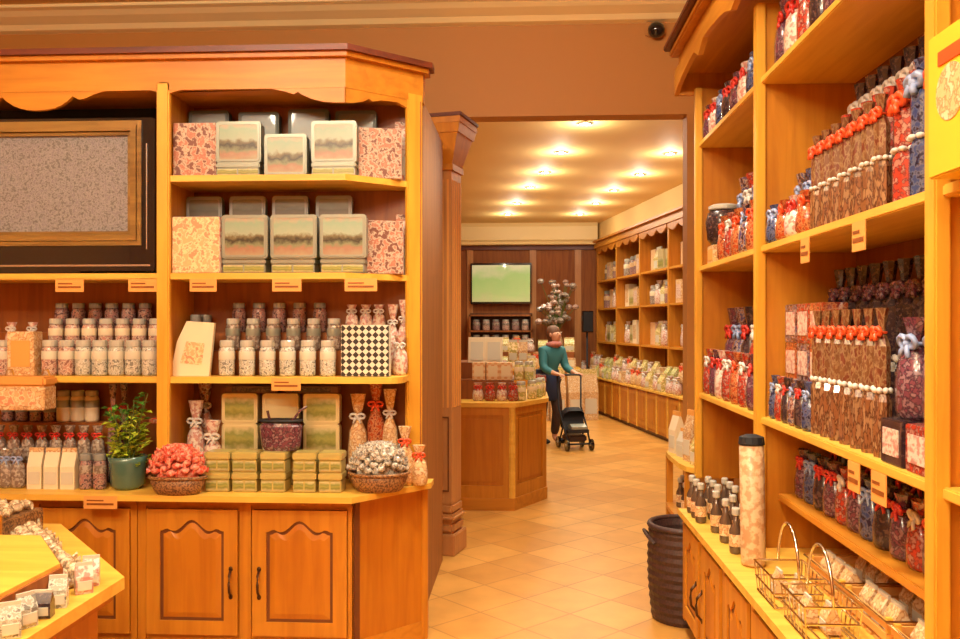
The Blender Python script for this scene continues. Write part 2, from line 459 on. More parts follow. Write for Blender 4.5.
# far wall: brown panelling with strips, cream cove above
slab('wall_back', 'red', XL, 4.6, YB, YB + .1, 0, 3.36)
m = MB(); m.prism([(YB, 2.98), (YB - .28, 2.98), (YB - .30, 3.03), (YB - .34, 3.06), (YB - .34, 3.30), (YB - .40, 3.36), (YB, 3.36)], 'x', XL, 1.32)
struct(m.build('trim_2', 'cream'))
k = 3
for px in (470, 533, 578):
    x = X_at(px, YB - .03)
    m = MB(); m.box(x - .06, x + .06, YB - .04, YB, 0, 2.98, .01); struct(m.build('trim_%d' % k, 'pil')); k += 1
m = MB(); m.box(XL, 1.3, YB - .07, YB, 2.90, 2.98); struct(m.build('trim_%d' % k, 'redx')); k += 1
# far right wall frame
FAR = Frame(3.937 - .1667 * 15.75, 15.75, math.atan2(-.9864, .1644))
m = MB()
c = [FAR.w(-.6, .48, 0), FAR.w(10.2, .48, 0), FAR.w(10.2, .58, 0), FAR.w(-.6, .58, 0)]
m.prism([(p[0], p[1]) for p in c], 'z', 0, 3.36); struct(m.build('wall_right', 'red'))
m = MB(); c = [FAR.w(-.2, .02, 0), FAR.w(10.0, .02, 0), FAR.w(10.0, .48, 0), FAR.w(-.2, .48, 0)]
m.prism([(p[0], p[1]) for p in c], 'z', 3.03, 3.36); struct(m.build('trim_%d' % k, 'ceil')); k += 1
# panelled wing beside the left wall unit, running back to the portal
E = (-.495, 4.05)
M['wing'] = wood('amber brown panel', (.40, .15, .016), (.30, .10, .010), 'z', rough=.6, coat=0)
m = MB(); m.box(-.72, E[0] - .03, 4.16, 5.40, 0, 2.66); struct(m.build('wall_wing', 'wing'))
# ------------------------------------------------------------------ pilasters
def pilaster(name_label, x, y, rz):
    o = thing('pilaster', name_label, 'pilaster', (x, y, 0), rz)
    m = MB(); m.box(-.115, .115, -.115, .115, .34, 2.56)
    m.build('shaft', 'pil', o)
    m = MB()
    for i in range(5):
        xx = -.085 + .0425 * i; m.box(xx - .008, xx + .008, -.119, -.114, .98, 2.50)
        m.box(.114, .119, xx - .008, xx + .008, .98, 2.50)
    m.build('fluting', 'card', o)
    m = MB()
    for a, b in (((-.09, -.09), (.46, .90)),): pass
    m.ring([(-.095, .42), (.095, .42), (.095, .92), (-.095, .92)], [(-.085, .43), (.085, .43), (.085, .91), (-.085, .91)], -.120, -.114)
    m.build('panel_line', 'groove', o)
    m = MB(); m.box(-.15, .15, -.15, .15, 0, .14, .006); m.box(-.135, .135, -.135, .135, .14, .22, .02); m.box(-.145, .145, -.145, .145, .22, .27, .02); m.box(-.125, .125, -.125, .125, .27, .34, .015); m.build('base', 'pil', o)
    m = MB()
    for r0, r1, z0, z1 in ((.13, .13, 2.56, 2.60), (.12, .185, 2.60, 2.80), (.195, .21, 2.80, 2.86), (.215, .215, 2.86, 2.90)):
        m.faces([(sx * r, sy * r, z) for r, z in ((r0, z0), (r1, z1)) for sx, sy in ((-1, -1), (1, -1), (1, 1), (-1, 1))],
                [(0, 1, 2, 3), (4, 5, 6, 7), (0, 1, 5, 4), (1, 2, 6, 5), (2, 3, 7, 6), (3, 0, 4, 7)])
    m.build('capital', 'panel', o)
    m = MB(); m.box(-.225, .225, -.225, .225, 2.90, 2.925, .004); m.build('cap_moulding', 'redx', o)
    return o
pz = pilaster('beige fluted wooden pilaster with dark capped capital beside the passage', -.55, 5.64, -math.radians(14))
pz.scale = (.86, .86, .98)
# ------------------------------------------------------------------ left wall unit
YU, YBK = 3.78, 4.10
S1, S2, S3, CT = 2.18, 1.736, 1.264, .75
def zl(py): return Z_at(py, 250, YU)
xl, xm, xb = X_at(-102, YU), X_at(164, YU), X_at(345, YU)
hutch = thing('shelf_unit', 'large honey oak shelf unit with scalloped top holding the black television', 'shelf unit', (xm, YU, CT))
def hb(m, n, mat): return m.build(n, mat, hutch, world=True)
m = MB(); m.box(xl, E[0] - .02, YBK, YBK + .02, CT, 2.58); hb(m, 'back_panel', 'back')
m = MB(); m.box(xl + .03, xm - .013, YBK - .012, YBK - .001, S2, 2.565); hb(m, 'added_dark_backing', 'blackm')  # black sheet added to darken the niche behind the television
def outline(o):
    return [(xl, YU - o), (xb + .41 * o, YU - o), (E[0] + o, E[1] - .41 * o), (E[0] + o, YBK + .02), (xl, YBK + .02)]
m = MB(); m.prism(outline(.008), 'z', 2.565, 2.70); hb(m, 'frieze', 'honeyx')
m = MB(); m.prism(outline(.035), 'z', 2.70, 2.722); hb(m, 'crown_moulding', 'panel')
m = MB(); m.prism(outline(.055), 'z', 2.722, 2.748); hb(m, 'cornice_cap', 'redx')
half = [(0, 108), (8, 107.5), (16, 106), (24, 103), (31, 98), (35, 94), (38, 95.5), (42, 97.5), (47, 96.5), (55, 93), (66, 89.5), (80, 87.3), (95, 86.8), (108, 88), (118, 90.5), (124, 93)]
lo = [(X_at(38 + s * d, YU), zl(y)) for s, L in ((-1, half[::-1]), (1, half[1:])) for d, y in L]
m = MB(); m.prism(lo + [(lo[-1][0], 2.568), (lo[0][0], 2.568)], 'y', YU - .006, YU + .014); hb(m, 'valance', 'honeyx')
rb = [(168, 93), (176, 90.5), (190, 88), (208, 86.5), (230, 86), (252, 87), (272, 89.5), (286, 92.5), (294, 95), (298, 93), (303, 96), (312, 100), (324, 103), (336, 104), (345, 104)]
lo = [(X_at(p, YU), zl(y)) for p, y in rb]
m = MB(); m.prism(lo + [(lo[-1][0], 2.568), (lo[0][0], 2.568)], 'y', YU - .006, YU + .014); hb(m, 'valance', 'honeyx')
dl = math.hypot(E[0] - xb, E[1] - YU); da = math.atan2(E[1] - YU, E[0] - xb)
MD = Matrix.Translation((xb, YU, 0)) @ Matrix.Rotation(da, 4, 'Z')
lo = [(0, zl(104)), (.04, zl(103)), (.09, zl(100)), (.12, zl(96)), (.14, zl(98)), (.19, zl(95)), (.27, zl(94)), (.33, zl(98)), (dl, zl(108))]
m = MB(); v = m.prism(lo + [(dl, 2.568), (0, 2.568)], 'y', -.006, .014); m.xf(v, MD); hb(m, 'valance', 'honeyx')
# uprights
m = MB(); m.box(xl, xl + .03, YU, YBK, CT, 2.565); hb(m, 'upright', 'honey')
m = MB(); m.box(xm - .012, xm + .012, YU + .02, YBK, CT, 2.565); hb(m, 'upright', 'honey')
xs0, xs1 = X_at(157.5, YU), X_at(170, YU)
m = MB(); m.box(xs0, xs1, YU - .014, YU + .02, CT, 2.60, .006); hb(m, 'front_post', 'palez')
m = MB(); v = m.box(dl - .085, dl, -.012, .016, CT, 2.60, .005); m.xf(v, MD); hb(m, 'front_post', 'palez')
m = MB(); m.box(E[0] - .02, E[0], E[1] - .02, YBK + .02, CT, 2.565); hb(m, 'end_panel', 'red')
# shelves
for z, e in ((S1, 0), (S2, 0), (S3, .02)):
    if z != S1:
        m = MB(); m.box(xl + .03, xm - .012, YU + .004, YBK, z - .028, z, .004); hb(m, 'shelf', 'pale')
    ex = E[0] - .02
    if e == 0: pts = [(xm + .012, YU + .004), (xb, YU + .004), (ex, E[1] - .02), (ex, YBK), (xm + .012, YBK)]
    else:
        pts = [(xm + .012, YU + .004), (X_at(385, YU), YU + .004)]
        c = (X_at(385, YU), YU + .09)
        pts += [(c[0] + .075 * math.sin(t), c[1] - .086 * math.cos(t)) for t in (.4, .8, 1.2, 1.57)]
        pts += [(c[0] + .075, YU + .2), (ex, E[1] - .005), (ex, YBK), (xm + .012, YBK)]
    m = MB(); m.prism(pts, 'z', z - .028, z); hb(m, 'shelf', 'pale')
# worktop
m = MB(); m.prism([(xl, 3.655), (X_at(352, 3.655), 3.655), (E[0] + .05, 4.02), (E[0] + .05, YBK + .03), (xl, YBK + .03)], 'z', CT - .026, CT)
top = m.build('worktop', 'pale'); tag(top, 'continuous pale oak worktop with an angled end under the wall shelf unit', 'worktop')
# cathedral door
def door(o, x0, x1, z0, z1, yf, hside):
    w = x1 - x0
    m = MB(); m.box(x0 + .004, x1 - .004, yf + .008, yf + .022, z0, z1)
    d = m.build('door', 'groove', o)
    fr = .062
    ix0, ix1, iz0, iz1 = x0 + fr, x1 - fr, z0 + fr, z1 - fr * .75
    N = 24
    def arch(off):
        pts = []
        a0, a1 = ix0 + off, ix1 - off
        for i in range(N + 1):
            t = i / N; s = abs(t - .5) * 2
            hgt = .5 + .5 * math.cos(PI * min(s / .55, 1)) if s < .55 else 0
            bump = .25 * max(0, 1 - abs(s - .78) / .16)
            pts.append((a1 + (a0 - a1) * t, iz1 - off - .05 + .05 * max(hgt, bump)))
        return pts
    def rect_match(x0, x1, zt):
        return [(x1 + (x0 - x1) * i / N, zt) for i in range(N + 1)]
    inner = arch(0) + [(ix0, iz0), (ix1, iz0)]
    outer = rect_match(x0, x1, z1) + [(x0, z0), (x1, z0)]
    m = MB(); m.ring(outer, inner, yf, yf + .012); m.build('door_frame', 'honey', d)
    p1 = arch(.014) + [(ix0 + .014, iz0 + .014), (ix1 - .014, iz0 + .014)]
    p2 = arch(.038) + [(ix0 + .038, iz0 + .038), (ix1 - .038, iz0 + .038)]
    n = len(p1)
    m = MB(); m.faces([(p[0], yf + .008, p[1]) for p in p1] + [(p[0], yf + .0015, p[1]) for p in p2],
                      [(i, (i + 1) % n, n + (i + 1) % n, n + i) for i in range(n)] + [tuple(range(n, 2 * n)), tuple(range(n))])
    m.build('raised_panel', 'panel', d)
    if hside is not None:
        hx = x0 + .03 if hside < 0 else x1 - .03
        zc = z0 + (z1 - z0) * .42
        m = MB(); m.tube([(hx, yf - .002, zc - .06), (hx, yf - .022, zc - .035), (hx, yf - .026, zc), (hx, yf - .022, zc + .035), (hx, yf - .002, zc + .06)], .006, 6)
        m.ball((hx, yf - .002, zc + .062), .010, .004, .012); m.ball((hx, yf - .002, zc - .062), .010, .004, .012)
        m.build('handle', 'handle', d, smooth=True)
def base_unit(label, a, b, d1, d2):
    xa, xb_ = X_at(a, 3.745), X_at(b, 3.745)
    o = thing('base_cabinet', label, 'cabinet', ((xa + xb_) / 2, 3.745, 0))
    dx = -(xa + xb_) / 2
    m = MB(); m.box(xa + dx, xb_ + dx, .006, .36, .07, CT - .028); m.build('carcass', 'honey', o)
    m = MB(); m.box(xa + dx, xb_ + dx, .05, .34, 0, .07); m.build('plinth', 'dark', o)
    for (p, q, hs) in ((d1[0], d1[1], 1), (d2[0], d2[1], -1)):
        door(o, X_at(p, 3.735) + dx, X_at(q, 3.735) + dx, .115, .675, -.018, hs)
    m = MB(); m.box(xa + dx, xb_ + dx, -.006, .006, .69, CT - .028); m.build('top_rail', 'panel', o)
    for p, q in ((a, d1[0] - 1), (d1[1] + 2, d2[0] - 2), (d2[1] + 1, b)):
        m = MB(); m.box(X_at(p, 3.74) + dx, X_at(q, 3.74) + dx, -.006, .006, .07, .69); m.build('stile', 'honey', o)
base_unit('honey oak base cabinet with two arched panel doors, beside the angled corner', 138, 352, (147, 238), (253, 347))
base_unit('honey oak base cabinet half hidden behind the front display table', -76, 137, (-65, 27), (41, 130))
cx0 = X_at(352.6, 3.745)
o = thing('corner_cabinet', 'plain angled honey oak corner cabinet at the end of the left worktop', 'cabinet', (cx0, 3.745, 0))
pts = [(cx0 + .001, 3.75), (E[0] + .025, 4.055), (E[0] + .025, YBK + .02), (cx0 + .001, YBK + .02)]
m = MB(); m.prism(pts, 'z', .0, CT - .028); m.build('body', 'panel', o, world=True)
L2 = math.hypot(pts[1][0] - pts[0][0], pts[1][1] - pts[0][1]); A2 = math.atan2(pts[1][1] - pts[0][1], pts[1][0] - pts[0][0])
MC = Matrix.Translation((pts[0][0], pts[0][1], 0)) @ Matrix.Rotation(A2, 4, 'Z')
m = MB(); v = m.box(.0, .03, -.012, .0, 0, CT - .028, .003); m.xf(v, MC); m.build('corner_post', 'groove', o, world=True)
m = MB(); v = m.box(L2 - .035, L2, -.010, .0, 0, CT - .028, .003); m.xf(v, MC); m.build('end_post', 'honey', o, world=True)
m = MB(); v = m.box(.03, L2 - .035, -.006, .0, .0, .09, .002); m.xf(v, MC); m.build('skirting', 'honeyx', o, world=True)
# ------------------------------------------------------------------ television with gilt frame
xc = X_at(36, 3.84)
tv = thing('television', 'large black television with a gilt inner frame in the left shelf bay', 'television', (xc, 3.84, S2 + .0008))
def pr(a, b, c, d, Y=3.84): return X_at(a, Y) - xc, X_at(b, Y) - xc, Z_at(d, 100, Y) - S2, Z_at(c, 100, Y) - S2
x0, x1, z0, z1 = pr(-84, 156, 119, 269); z0 = 0.012
g0, g1, h0, h1 = pr(-68, 143, 122, 246)
s0, s1, t0, t1 = pr(-55, 127, 138, 229)
def rc(a, b, c, d): return [(a, c), (b, c), (b, d), (a, d)]
m = MB(); m.box(x0, x1, .012, .09, z0, z1, .01); m.build('casing', 'black', tv)
m = MB(); m.ring(rrect(x0, x1, z0, z1, .015, 2), rrect(g0, g1, h0, h1, .002, 2), -.012, .012); m.build('bezel', 'black', tv)
m = MB()
for i, (a, y0, y1) in enumerate(((0, -.02, .012), (.022, -.028, .012), (.05, -.014, .012))):
    f0 = (g0 + a, g1 - a, h0 + a, h1 - a); b = (.02, .026, .016)[i]
    m.ring(rc(*f0), rc(f0[0] + b, f0[1] - b, f0[2] + b, f0[3] - b), y0, y1)
m.build('gilt_frame', 'gilt', tv)
M['screen'] = printed('mottled grey screen picture', [(.07, .065, .06), (.16, .15, .14), (.30, .28, .27), (.20, .18, .19)], 48, .35)
bs = M['screen'].node_tree.nodes['Principled BSDF']
bs.inputs['Emission Strength'].default_value = .12
lk = [l for l in M['screen'].node_tree.links if l.to_socket.name == 'Base Color'][0]
M['screen'].node_tree.links.new(lk.from_socket, bs.inputs['Emission Color'])
m = MB(); m.box(g0 + .06, g1 - .06, .002, .012, h0 + .06, h1 - .06); m.build('screen', 'screen', tv)
m = MB(); m.box(x0 + .06, x1 - .02, -.016, -.011, z0 + .022, z0 + .030); m.build('silver_trim', 'silver', tv)
m = MB(); m.box(x1 - .04, x1 - .035, -.016, -.011, z0 + .1, z1 - .12); m.build('side_glint_strip', 'silver', tv)  # bright strip modelled as a reflection on the gloss bezel
m = MB(); m.box(-.22, .22, -.02, .11, 0, .012, .004); m.build('stand', 'black', tv)
# ------------------------------------------------------------------ goods on the left wall unit
def H(px): return px * YU / FPX
def lx(px, Y): return X_at(px, Y)
gt = 'picture tins on the upper left shelves'
# top shelf
def row(key, fn, pxs, Y, z, labf, cat, group, rz=0):
    for i, p in enumerate(pxs):
        put(key, fn, (lx(p, Y), Y, z), rz, labf(i), cat, group)
put('gift_pink_a', gift_box(H(45), H(56)), (lx(196.5, 3.86), 3.86, S1), 0, 'pink figured gift box at the left end of the top left shelf', 'gift box', 'pink gift boxes')
put('gift_pink_b', gift_box(H(45), H(53)), (lx(380, 3.95), 3.95, S1), math.radians(12), 'pink figured gift box at the right end of the top left shelf', 'gift box', 'pink gift boxes')
for px, w, lab in ((241, 47, 'left'), (335.5, 46, 'right')):
    put('flat_under', flat_tin(H(46), H(14), .10), (lx(px, 3.88), 3.88, S1), 0, 'flat pale tin lying under the %s raised picture tin on the top shelf' % lab, 'tin', 'flat tins under picture tins')
put('tin_a', tin_box(H(47), H(43)), (lx(241, 3.87), 3.87, S1 + H(14)), 0, 'grey picture tin on a flat tin beside the left pink box, top shelf', 'tin', gt)
put('tin_a', None, (lx(335.5, 3.88), 3.88, S1 + H(14)), 0, 'grey picture tin standing highest in front on the top shelf, right of the low tin', 'tin', gt)
put('tin_b', tin_box(H(44), H(43)), (lx(287.5, 3.86), 3.86, S1), 0, 'lower grey picture tin between two raised tins on the top shelf', 'tin', gt)
for i, (a, b) in enumerate(((188, 234), (237, 284), (287, 333), (336, 378))):
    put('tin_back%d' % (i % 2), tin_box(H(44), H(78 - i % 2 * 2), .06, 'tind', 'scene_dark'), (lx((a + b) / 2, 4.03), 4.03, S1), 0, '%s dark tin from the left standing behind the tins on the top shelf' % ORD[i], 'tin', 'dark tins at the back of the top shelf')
put('tall_pink', packet(H(15), H(66), .04, 'pinkw', 'box_pink'), (lx(402, 4.06), 4.06, S1), .2, 'tall narrow pink packet in the right corner of the top shelf', 'packet')
# second shelf
put('gift_y', gift_box(H(50), H(58), .07, 'box_yellow', 'pinkw'), (lx(198.5, 3.84), 3.84, S2), 0, 'yellow and pink floral gift box at the left end of the second shelf', 'gift box')
for i, p in enumerate((247, 295.5, 344.5)):
    put('flat_two', flat_tin(H(46), H(15), .10), (lx(p, 3.88), 3.88, S2), 0, 'flat pale tin under the %s large picture tin of the second shelf' % ('left', 'middle', 'right')[i], 'tin', 'flat tins under picture tins')
    put('tin_c', tin_box(H(48), H(45)), (lx(p, 3.86), 3.86, S2 + H(15)), 0, '%s of three large grey picture tins on the second shelf' % ('leftmost', 'middle', 'rightmost')[i], 'tin', gt)
put('gift_pink_c', gift_box(H(39), H(56)), (lx(384.5, 3.955), 3.955, S2), math.radians(14), 'pink figured gift box at the right end of the second shelf', 'gift box', 'pink gift boxes')
for i, (a, b) in enumerate(((187, 225), (229, 269), (272, 311), (314, 356))):
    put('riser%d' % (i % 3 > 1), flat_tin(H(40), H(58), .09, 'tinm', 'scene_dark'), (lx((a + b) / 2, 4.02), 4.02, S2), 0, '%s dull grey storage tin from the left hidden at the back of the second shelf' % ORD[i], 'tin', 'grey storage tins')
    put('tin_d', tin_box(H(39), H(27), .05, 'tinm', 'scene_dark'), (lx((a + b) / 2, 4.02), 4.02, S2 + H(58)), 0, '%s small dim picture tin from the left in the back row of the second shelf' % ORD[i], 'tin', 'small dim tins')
put('tall_pink2', packet(H(15), H(66), .04, 'pinkw', 'box_pink'), (lx(403, 4.06), 4.06, S2), .2, 'narrow pink packet in the right corner of the second shelf', 'packet')
# third shelf: stepped riser, three rows of jars
def stepped(x0, x1, z, label):
    o = thing('display_riser', label, 'display riser', ((x0 + x1) / 2, 3.995, z + .0006))
    w = (x1 - x0) / 2
    m = MB(); m.box(-w, w, -.06, .095, 0, .115, .003); m.build('step', 'back', o)
    m = MB(); m.box(-w, w, .02, .095, .115, .20, .003); m.build('step', 'back', o)
x0, x1 = X_at(-70, 4.0), X_at(160, 4.0)
stepped(x0 + .06, xm - .02, S3, 'brown stepped riser behind the jars on the left bay third shelf')
stepped(X_at(214, 4.0), X_at(384, 4.0), S3, 'brown stepped riser behind the jars on the middle bay third shelf')
gj = 'sweet jars on the third shelf'
for bay, p0, n0, n1, a, b, c in (('middle', 227, 6, 6, 'jar_white', 'jar_grey', 'jar_dark'), ('left', 50, 7, 7, 'jar_white', 'jar_pink', 'jar_dark')):
    st = (328 - 227) / 5 if bay == 'middle' else (150 - 50) / 6
    for i in range(n0):
        p = p0 + i * st
        kk = a if not (bay == 'left' and i < 2) else 'jar_pink'
        put('jar_' + kk, jar(.037, H(37), kk), (lx(p, 3.87), 3.87, S3), R.uniform(0, 6), '%s jar from the left in the front row of the %s bay third shelf' % (ORD[i], bay), 'jar', gj)
    for i in range(n1):
        p = p0 + 6 + i * st
        put('jarb_' + b, jar(.034, H(34), b, 'jarlid', 'ivory' if bay == 'left' else 'tin'), (lx(p, 3.98), 3.98, S3 + .115), R.uniform(0, 6), '%s jar from the left in the raised middle row of the %s bay third shelf' % (ORD[i], bay), 'jar', gj)
    for i in range(n1 - 1):
        p = p0 + 12 + i * st
        put('jarc_' + c, jar(.033, H(32), c, 'tinm', 'jar_dark'), (lx(p, 4.055), 4.055, S3 + .20), R.uniform(0, 6), '%s dark jar from left in the top back row of the %s bay third shelf' % (ORD[i], bay), 'jar', gj)
# end of middle bay: chequered box, pale leaflet packet, pink bags
put('chk', gift_box(H(50), H(53), .05, 'check', 'white'), (lx(366, 3.86), 3.86, S3), 0, 'black and white chequered gift box on the middle bay third shelf', 'gift box')
def leaflet():
    o = E0('sweet_packet')
    m = MB()
    m.prism([(-.11, 0), (.075, 0), (.10, H(55)), (-.03, H(57)), (-.075, H(36))], 'y', -.012, .012); m.build('sheet', 'ivory', o)
    m = MB(); m.prism([(-.06, .06), (.04, .05), (.055, .15), (-.03, .16)], 'y', -.014, -.011); m.build('floral_print', M['box_yellow'], o)
    m = MB(); m.box(-.08, .06, .012, .05, 0, .1); m.build('backing', 'white', o)
    return o
put('leaf', leaflet, (lx(194, 3.86), 3.86, S3), 0, 'large slanted ivory packet with a floral print, left end of the middle bay third shelf', 'packet')
for i, (p, Y, kx) in enumerate(((196, 4.0, 'dk'), (206, 4.05, 'dk'))):
    put('jarL', jar(.03, H(64), 'jar_grey', 'tinm', 'tin'), (lx(p, Y), Y, S3), i, 'tall grey jar behind the ivory packet, %s' % ('nearer the post' if i == 0 else 'nearer the white jars'), 'jar', gj)
for i, p in enumerate((352, 366, 379)):
    put('pinkp', pouch(.032, H(30), 'pinkw', 'white_r'), (lx(p, 4.055), 4.055, S3 + .20), 0, '%s pink and white sweet bag behind the chequered box' % ('left', 'middle', 'right')[i], 'sweet bag', 'pink and white bags behind the chequered box')
for i, (p, Y, z, h) in enumerate(((400, 3.965, S3, 42), (393, 4.05, S3, 75), (404, 4.045, S3, 80))):
    put('pinkt%d' % i, pouch(.036 - .004 * (i > 0), H(h), 'pinkw', 'white_r'), (lx(p, Y), Y, z), 0, ['short bulging pink sweet bag at the right front of the third shelf', 'tall pink sweet bag right of the chequered box', 'tall pink sweet bag against the right post on the third shelf'][i], 'sweet bag', 'pink bags at the right end')
# left bay third shelf: orange box, one jar
put('orng', carton(H(28), H(46), .08, 'tan_pack', 'card', 'gift_carton'), (lx(25, 3.86), 3.86, S3), .05, 'orange brown carton among the jars on the left bay third shelf', 'carton')
put('jar_jar_pink', None, (lx(3, 3.86), 3.86, S3), 0, 'jar left of the orange brown carton on the left bay third shelf', 'jar', gj)
put('pinkp', None, (lx(12, 3.99), 3.99, S3 + .115), 0, 'pink and white sweet bag behind the orange brown carton', 'sweet bag')
put('pinkp', None, (lx(33, 3.985), 3.985, S3 + .115), 0, 'pink and white bag between the orange brown carton and the jars', 'sweet bag')
# price tags
for i, (px, y, w, where) in enumerate(((203.5, 280, 28, 'second shelf edge beside the front post'), (287, 282, 30, 'middle of the second shelf edge'), (361, 282, 33, 'right end of the second shelf edge'))):
    put('tag%d' % w, price_tag(H(w), H(13)), (lx(px, YU), YU - .001, S2 - .004 - .024), 0, 'small orange price tag at the ' + where, 'price tag', 'price tags on the left wall unit')
put('tag30', None, (lx(286, YU), YU + .003, S3 - .003), 0, 'small orange price tag on the third shelf edge', 'price tag', 'price tags on the left wall unit')
for px, lab in ((70, 'orange price tag under the television shelf, left of the jars'), (143, 'orange price tag under the television shelf near the front post')):
    put('tag30', None, (lx(px, YU), YU - .001, S2 - .028), 0, lab, 'price tag', 'price tags on the left wall unit')
put('tag34', price_tag(H(34), H(13)), (lx(100, 3.65), 3.6556, CT - .004), 0, 'orange price tag on the worktop edge above the left cabinet', 'price tag', 'price tags on the left wall unit')
# ---- worktop goods, middle bay
YP = 3.93
gp = 'cream and olive tins stacked behind the low tins'
for ci, (a, b) in enumerate(((222, 262), (263, 302), (303, 343))):
    for ri in range(3):
        pic = 'olive' if ci != 1 else 'cream_tin'
        put('cream%d' % (ci == 1), tin_box(H(38.5), H(32), .07, 'cream_tin', pic), (lx((a + b) / 2, 3.97), 3.97, CT + ri * H(32)), 0,
            '%s cream tin in the %s column of the tin wall on the worktop' % (['bottom', 'middle', 'top'][ri], ['left', 'centre', 'right'][ci]), 'tin', gp)
for i, (a, b) in enumerate(((224, 282), (284, 342))):
    put('ledge', carton(H(57), H(8), .06, 'dark', 'black_foil', 'flat_box'), (lx((a + b) / 2, 3.98), 3.98, CT + 3 * H(32)), 0, 'flat dark box lying on top of the cream tins, %s half' % ('left', 'right')[i], 'box', 'flat dark boxes')
gl = 'low olive tins at the front of the worktop'
for ci, (a, b) in enumerate(((208, 234), (235, 261), (262, 290), (295, 319), (320, 345))):
    for ri in range(2):
        put('low%d' % (ci > 2), flat_tin(H(26 if ci < 3 else 24), H(20), .11, 'olive_tin', 'olive'), (lx((a + b) / 2, 3.80), 3.80, CT + ri * H(20)), 0,
            '%s low olive tin in the %s row at the front of the worktop' % (['leftmost', 'second from left', 'third from left', 'fourth from left', 'rightmost'][ci], ['bottom', 'top'][ri]), 'tin', gl)
def open_bag():
    o = E0('gift_bag')
    m = MB(); m.lathe([(.075, 0), (.09, .02), (.10, .11), (.085, .125)], 14, sy=.5); m.build('bag', 'plum_foil', o)
    m = MB(); m.lathe([(.085, .125), (.105, .135), (.10, .142), (.06, .13)], 14, sy=.5); m.build('dark_rim', 'blackm', o)
    m = MB(); m.tube([(.05, 0, .13), (.09, -.01, .18), (.12, 0, .2)], .006); m.build('ribbon', 'plum_foil', o)
    m = MB(); m.tube([(-.05, 0, .13), (-.06, -.01, .18)], .006); m.build('ribbon', 'plum_foil', o)
    return o
put('obag', open_bag, (lx(281, 3.83), 3.83, CT + 2 * H(20)), 0, 'plum pink gift bag with a dark rim sitting on the low olive tins', 'gift bag')
def basket(r, h, mound, sy=.8, lin_='sweet_red'):
    def f():
        o = E0('basket')
        m = MB(); m.lathe([(r * .72, 0), (r * .85, h * .3), (r, h), (r * .94, h), (r * .8, h * .35), (r * .6, h * .12)], 22, sy=sy); m.build('bowl', 'wicker', o, smooth=True)
        m = MB(); m.tube([(r * .98 * math.cos(2 * PI * k / 22), r * .98 * sy * math.sin(2 * PI * k / 22), h) for k in range(22)], .008, 6, closed=True); m.build('rim', 'wicker', o, smooth=True)
        m = MB(); m.lathe([(r * .8, h * .6), (r * .78, h * .85), (r * .6, h * .8 + mound * .52), (r * .32, h * .8 + mound * .86), (.004, h * .8 + mound * .93)], 18, sy=sy); m.build('paper_lining', lin_, o, smooth=True)
        return o
    return f
def heap(loc, r, h, mound, key, body, n, label, group, sy=.8):
    for i in range(n):
        q = math.sqrt((i + .5) / n) * .93; a = i * 2.39996
        prof = [(0, 1), (.35 / .9, .93), (.66 / .9, .6), (.86 / .9, 0), (1, -.1)]
        t = q
        for (r0, z0), (r1, z1) in zip(prof, prof[1:]):
            if r0 <= t <= r1:
                zz = z0 + (z1 - z0) * (t - r0) / (r1 - r0); break
        put(key, wrapped_sweet(body), (loc[0] + r * .9 * q * math.cos(a), loc[1] + r * .9 * sy * q * math.sin(a), loc[2] + h * .9 + mound * zz + .004), a * 1.7, label, 'wrapped sweet', group, rx=R.uniform(-.3, .3))
lb = (lx(178, 3.70), 3.697, CT)
put('bsk', basket(.130, .075, .125, .48), lb, 0, 'wicker basket heaped with red wrapped sweets between the green plant and low tins', 'basket')
heap(lb, .130, .075, .125, 'sw_red', 'sweet_red', 72, 'red wrapped sweet heaped in the basket beside the green plant', 'red sweets in the basket', .48)
lb2 = (lx(379, 3.83), 3.83, CT)
put('bsk2', basket(.138, .08, .12, .8, 'sweet_grey'), lb2, 0, 'wicker basket heaped with silver grey sweets at the angled end of the worktop', 'basket')
heap(lb2, .138, .08, .12, 'sw_grey', 'sweet_grey', 84, 'silver grey wrapped sweet heaped in the basket at the worktop corner', 'grey sweets in the basket')
# bags around the baskets
for i, (p, Y, h, mm, rb_, lab) in enumerate((
    (196, 3.97, 88, 'pinkw', 'white_r', 'pink and white sweet bag standing behind the basket of red sweets'),
    (213, 3.91, 68, 'pinkw', 'white_r', 'small pink and white bag between the red basket and the cream tins'),
    (205, 4.06, 108, 'box_pink', 'white_r', 'tall dusky pink bag at the back behind the red basket'),
    (358, 4.0, 95, 'tan_pack', 'white_r', 'tan sweet bag right of the tin wall'),
    (376, 4.03, 112, 'orange_foil', 'orange_r', 'orange sweet bag standing behind the basket of grey sweets'),
    (390, 4.02, 100, 'tan_pack', 'white_r', 'tan orange bag at the back behind the grey basket'),
    (405, 3.95, 62, 'tan_pack', 'orange_r', 'bulging tan bag by the right post, next to the grey basket'),
    (419, 3.96, 42, 'tan_pack', 'orange_r', 'small tan orange bag on the angled worktop corner'))):
    put('bag_%d' % i, pouch(.048 if i < 5 else .04, H(h), mm, rb_), (lx(p, Y), Y, CT), 0, lab, 'sweet bag')
put('frame_red', carton(H(16), H(62), .05, 'red', 'panel', 'wooden_box'), (lx(168, 4.02), 4.02, CT), 0, 'upright reddish wooden box behind the green plant and the post', 'box')
put('slat', carton(H(38), H(6), .05, 'sweet_red', 'pinkw', 'flat_box'), (lx(168, 4.02), 4.02, CT + H(62)), 0, 'flat reddish box laid across the upright wooden box', 'box')
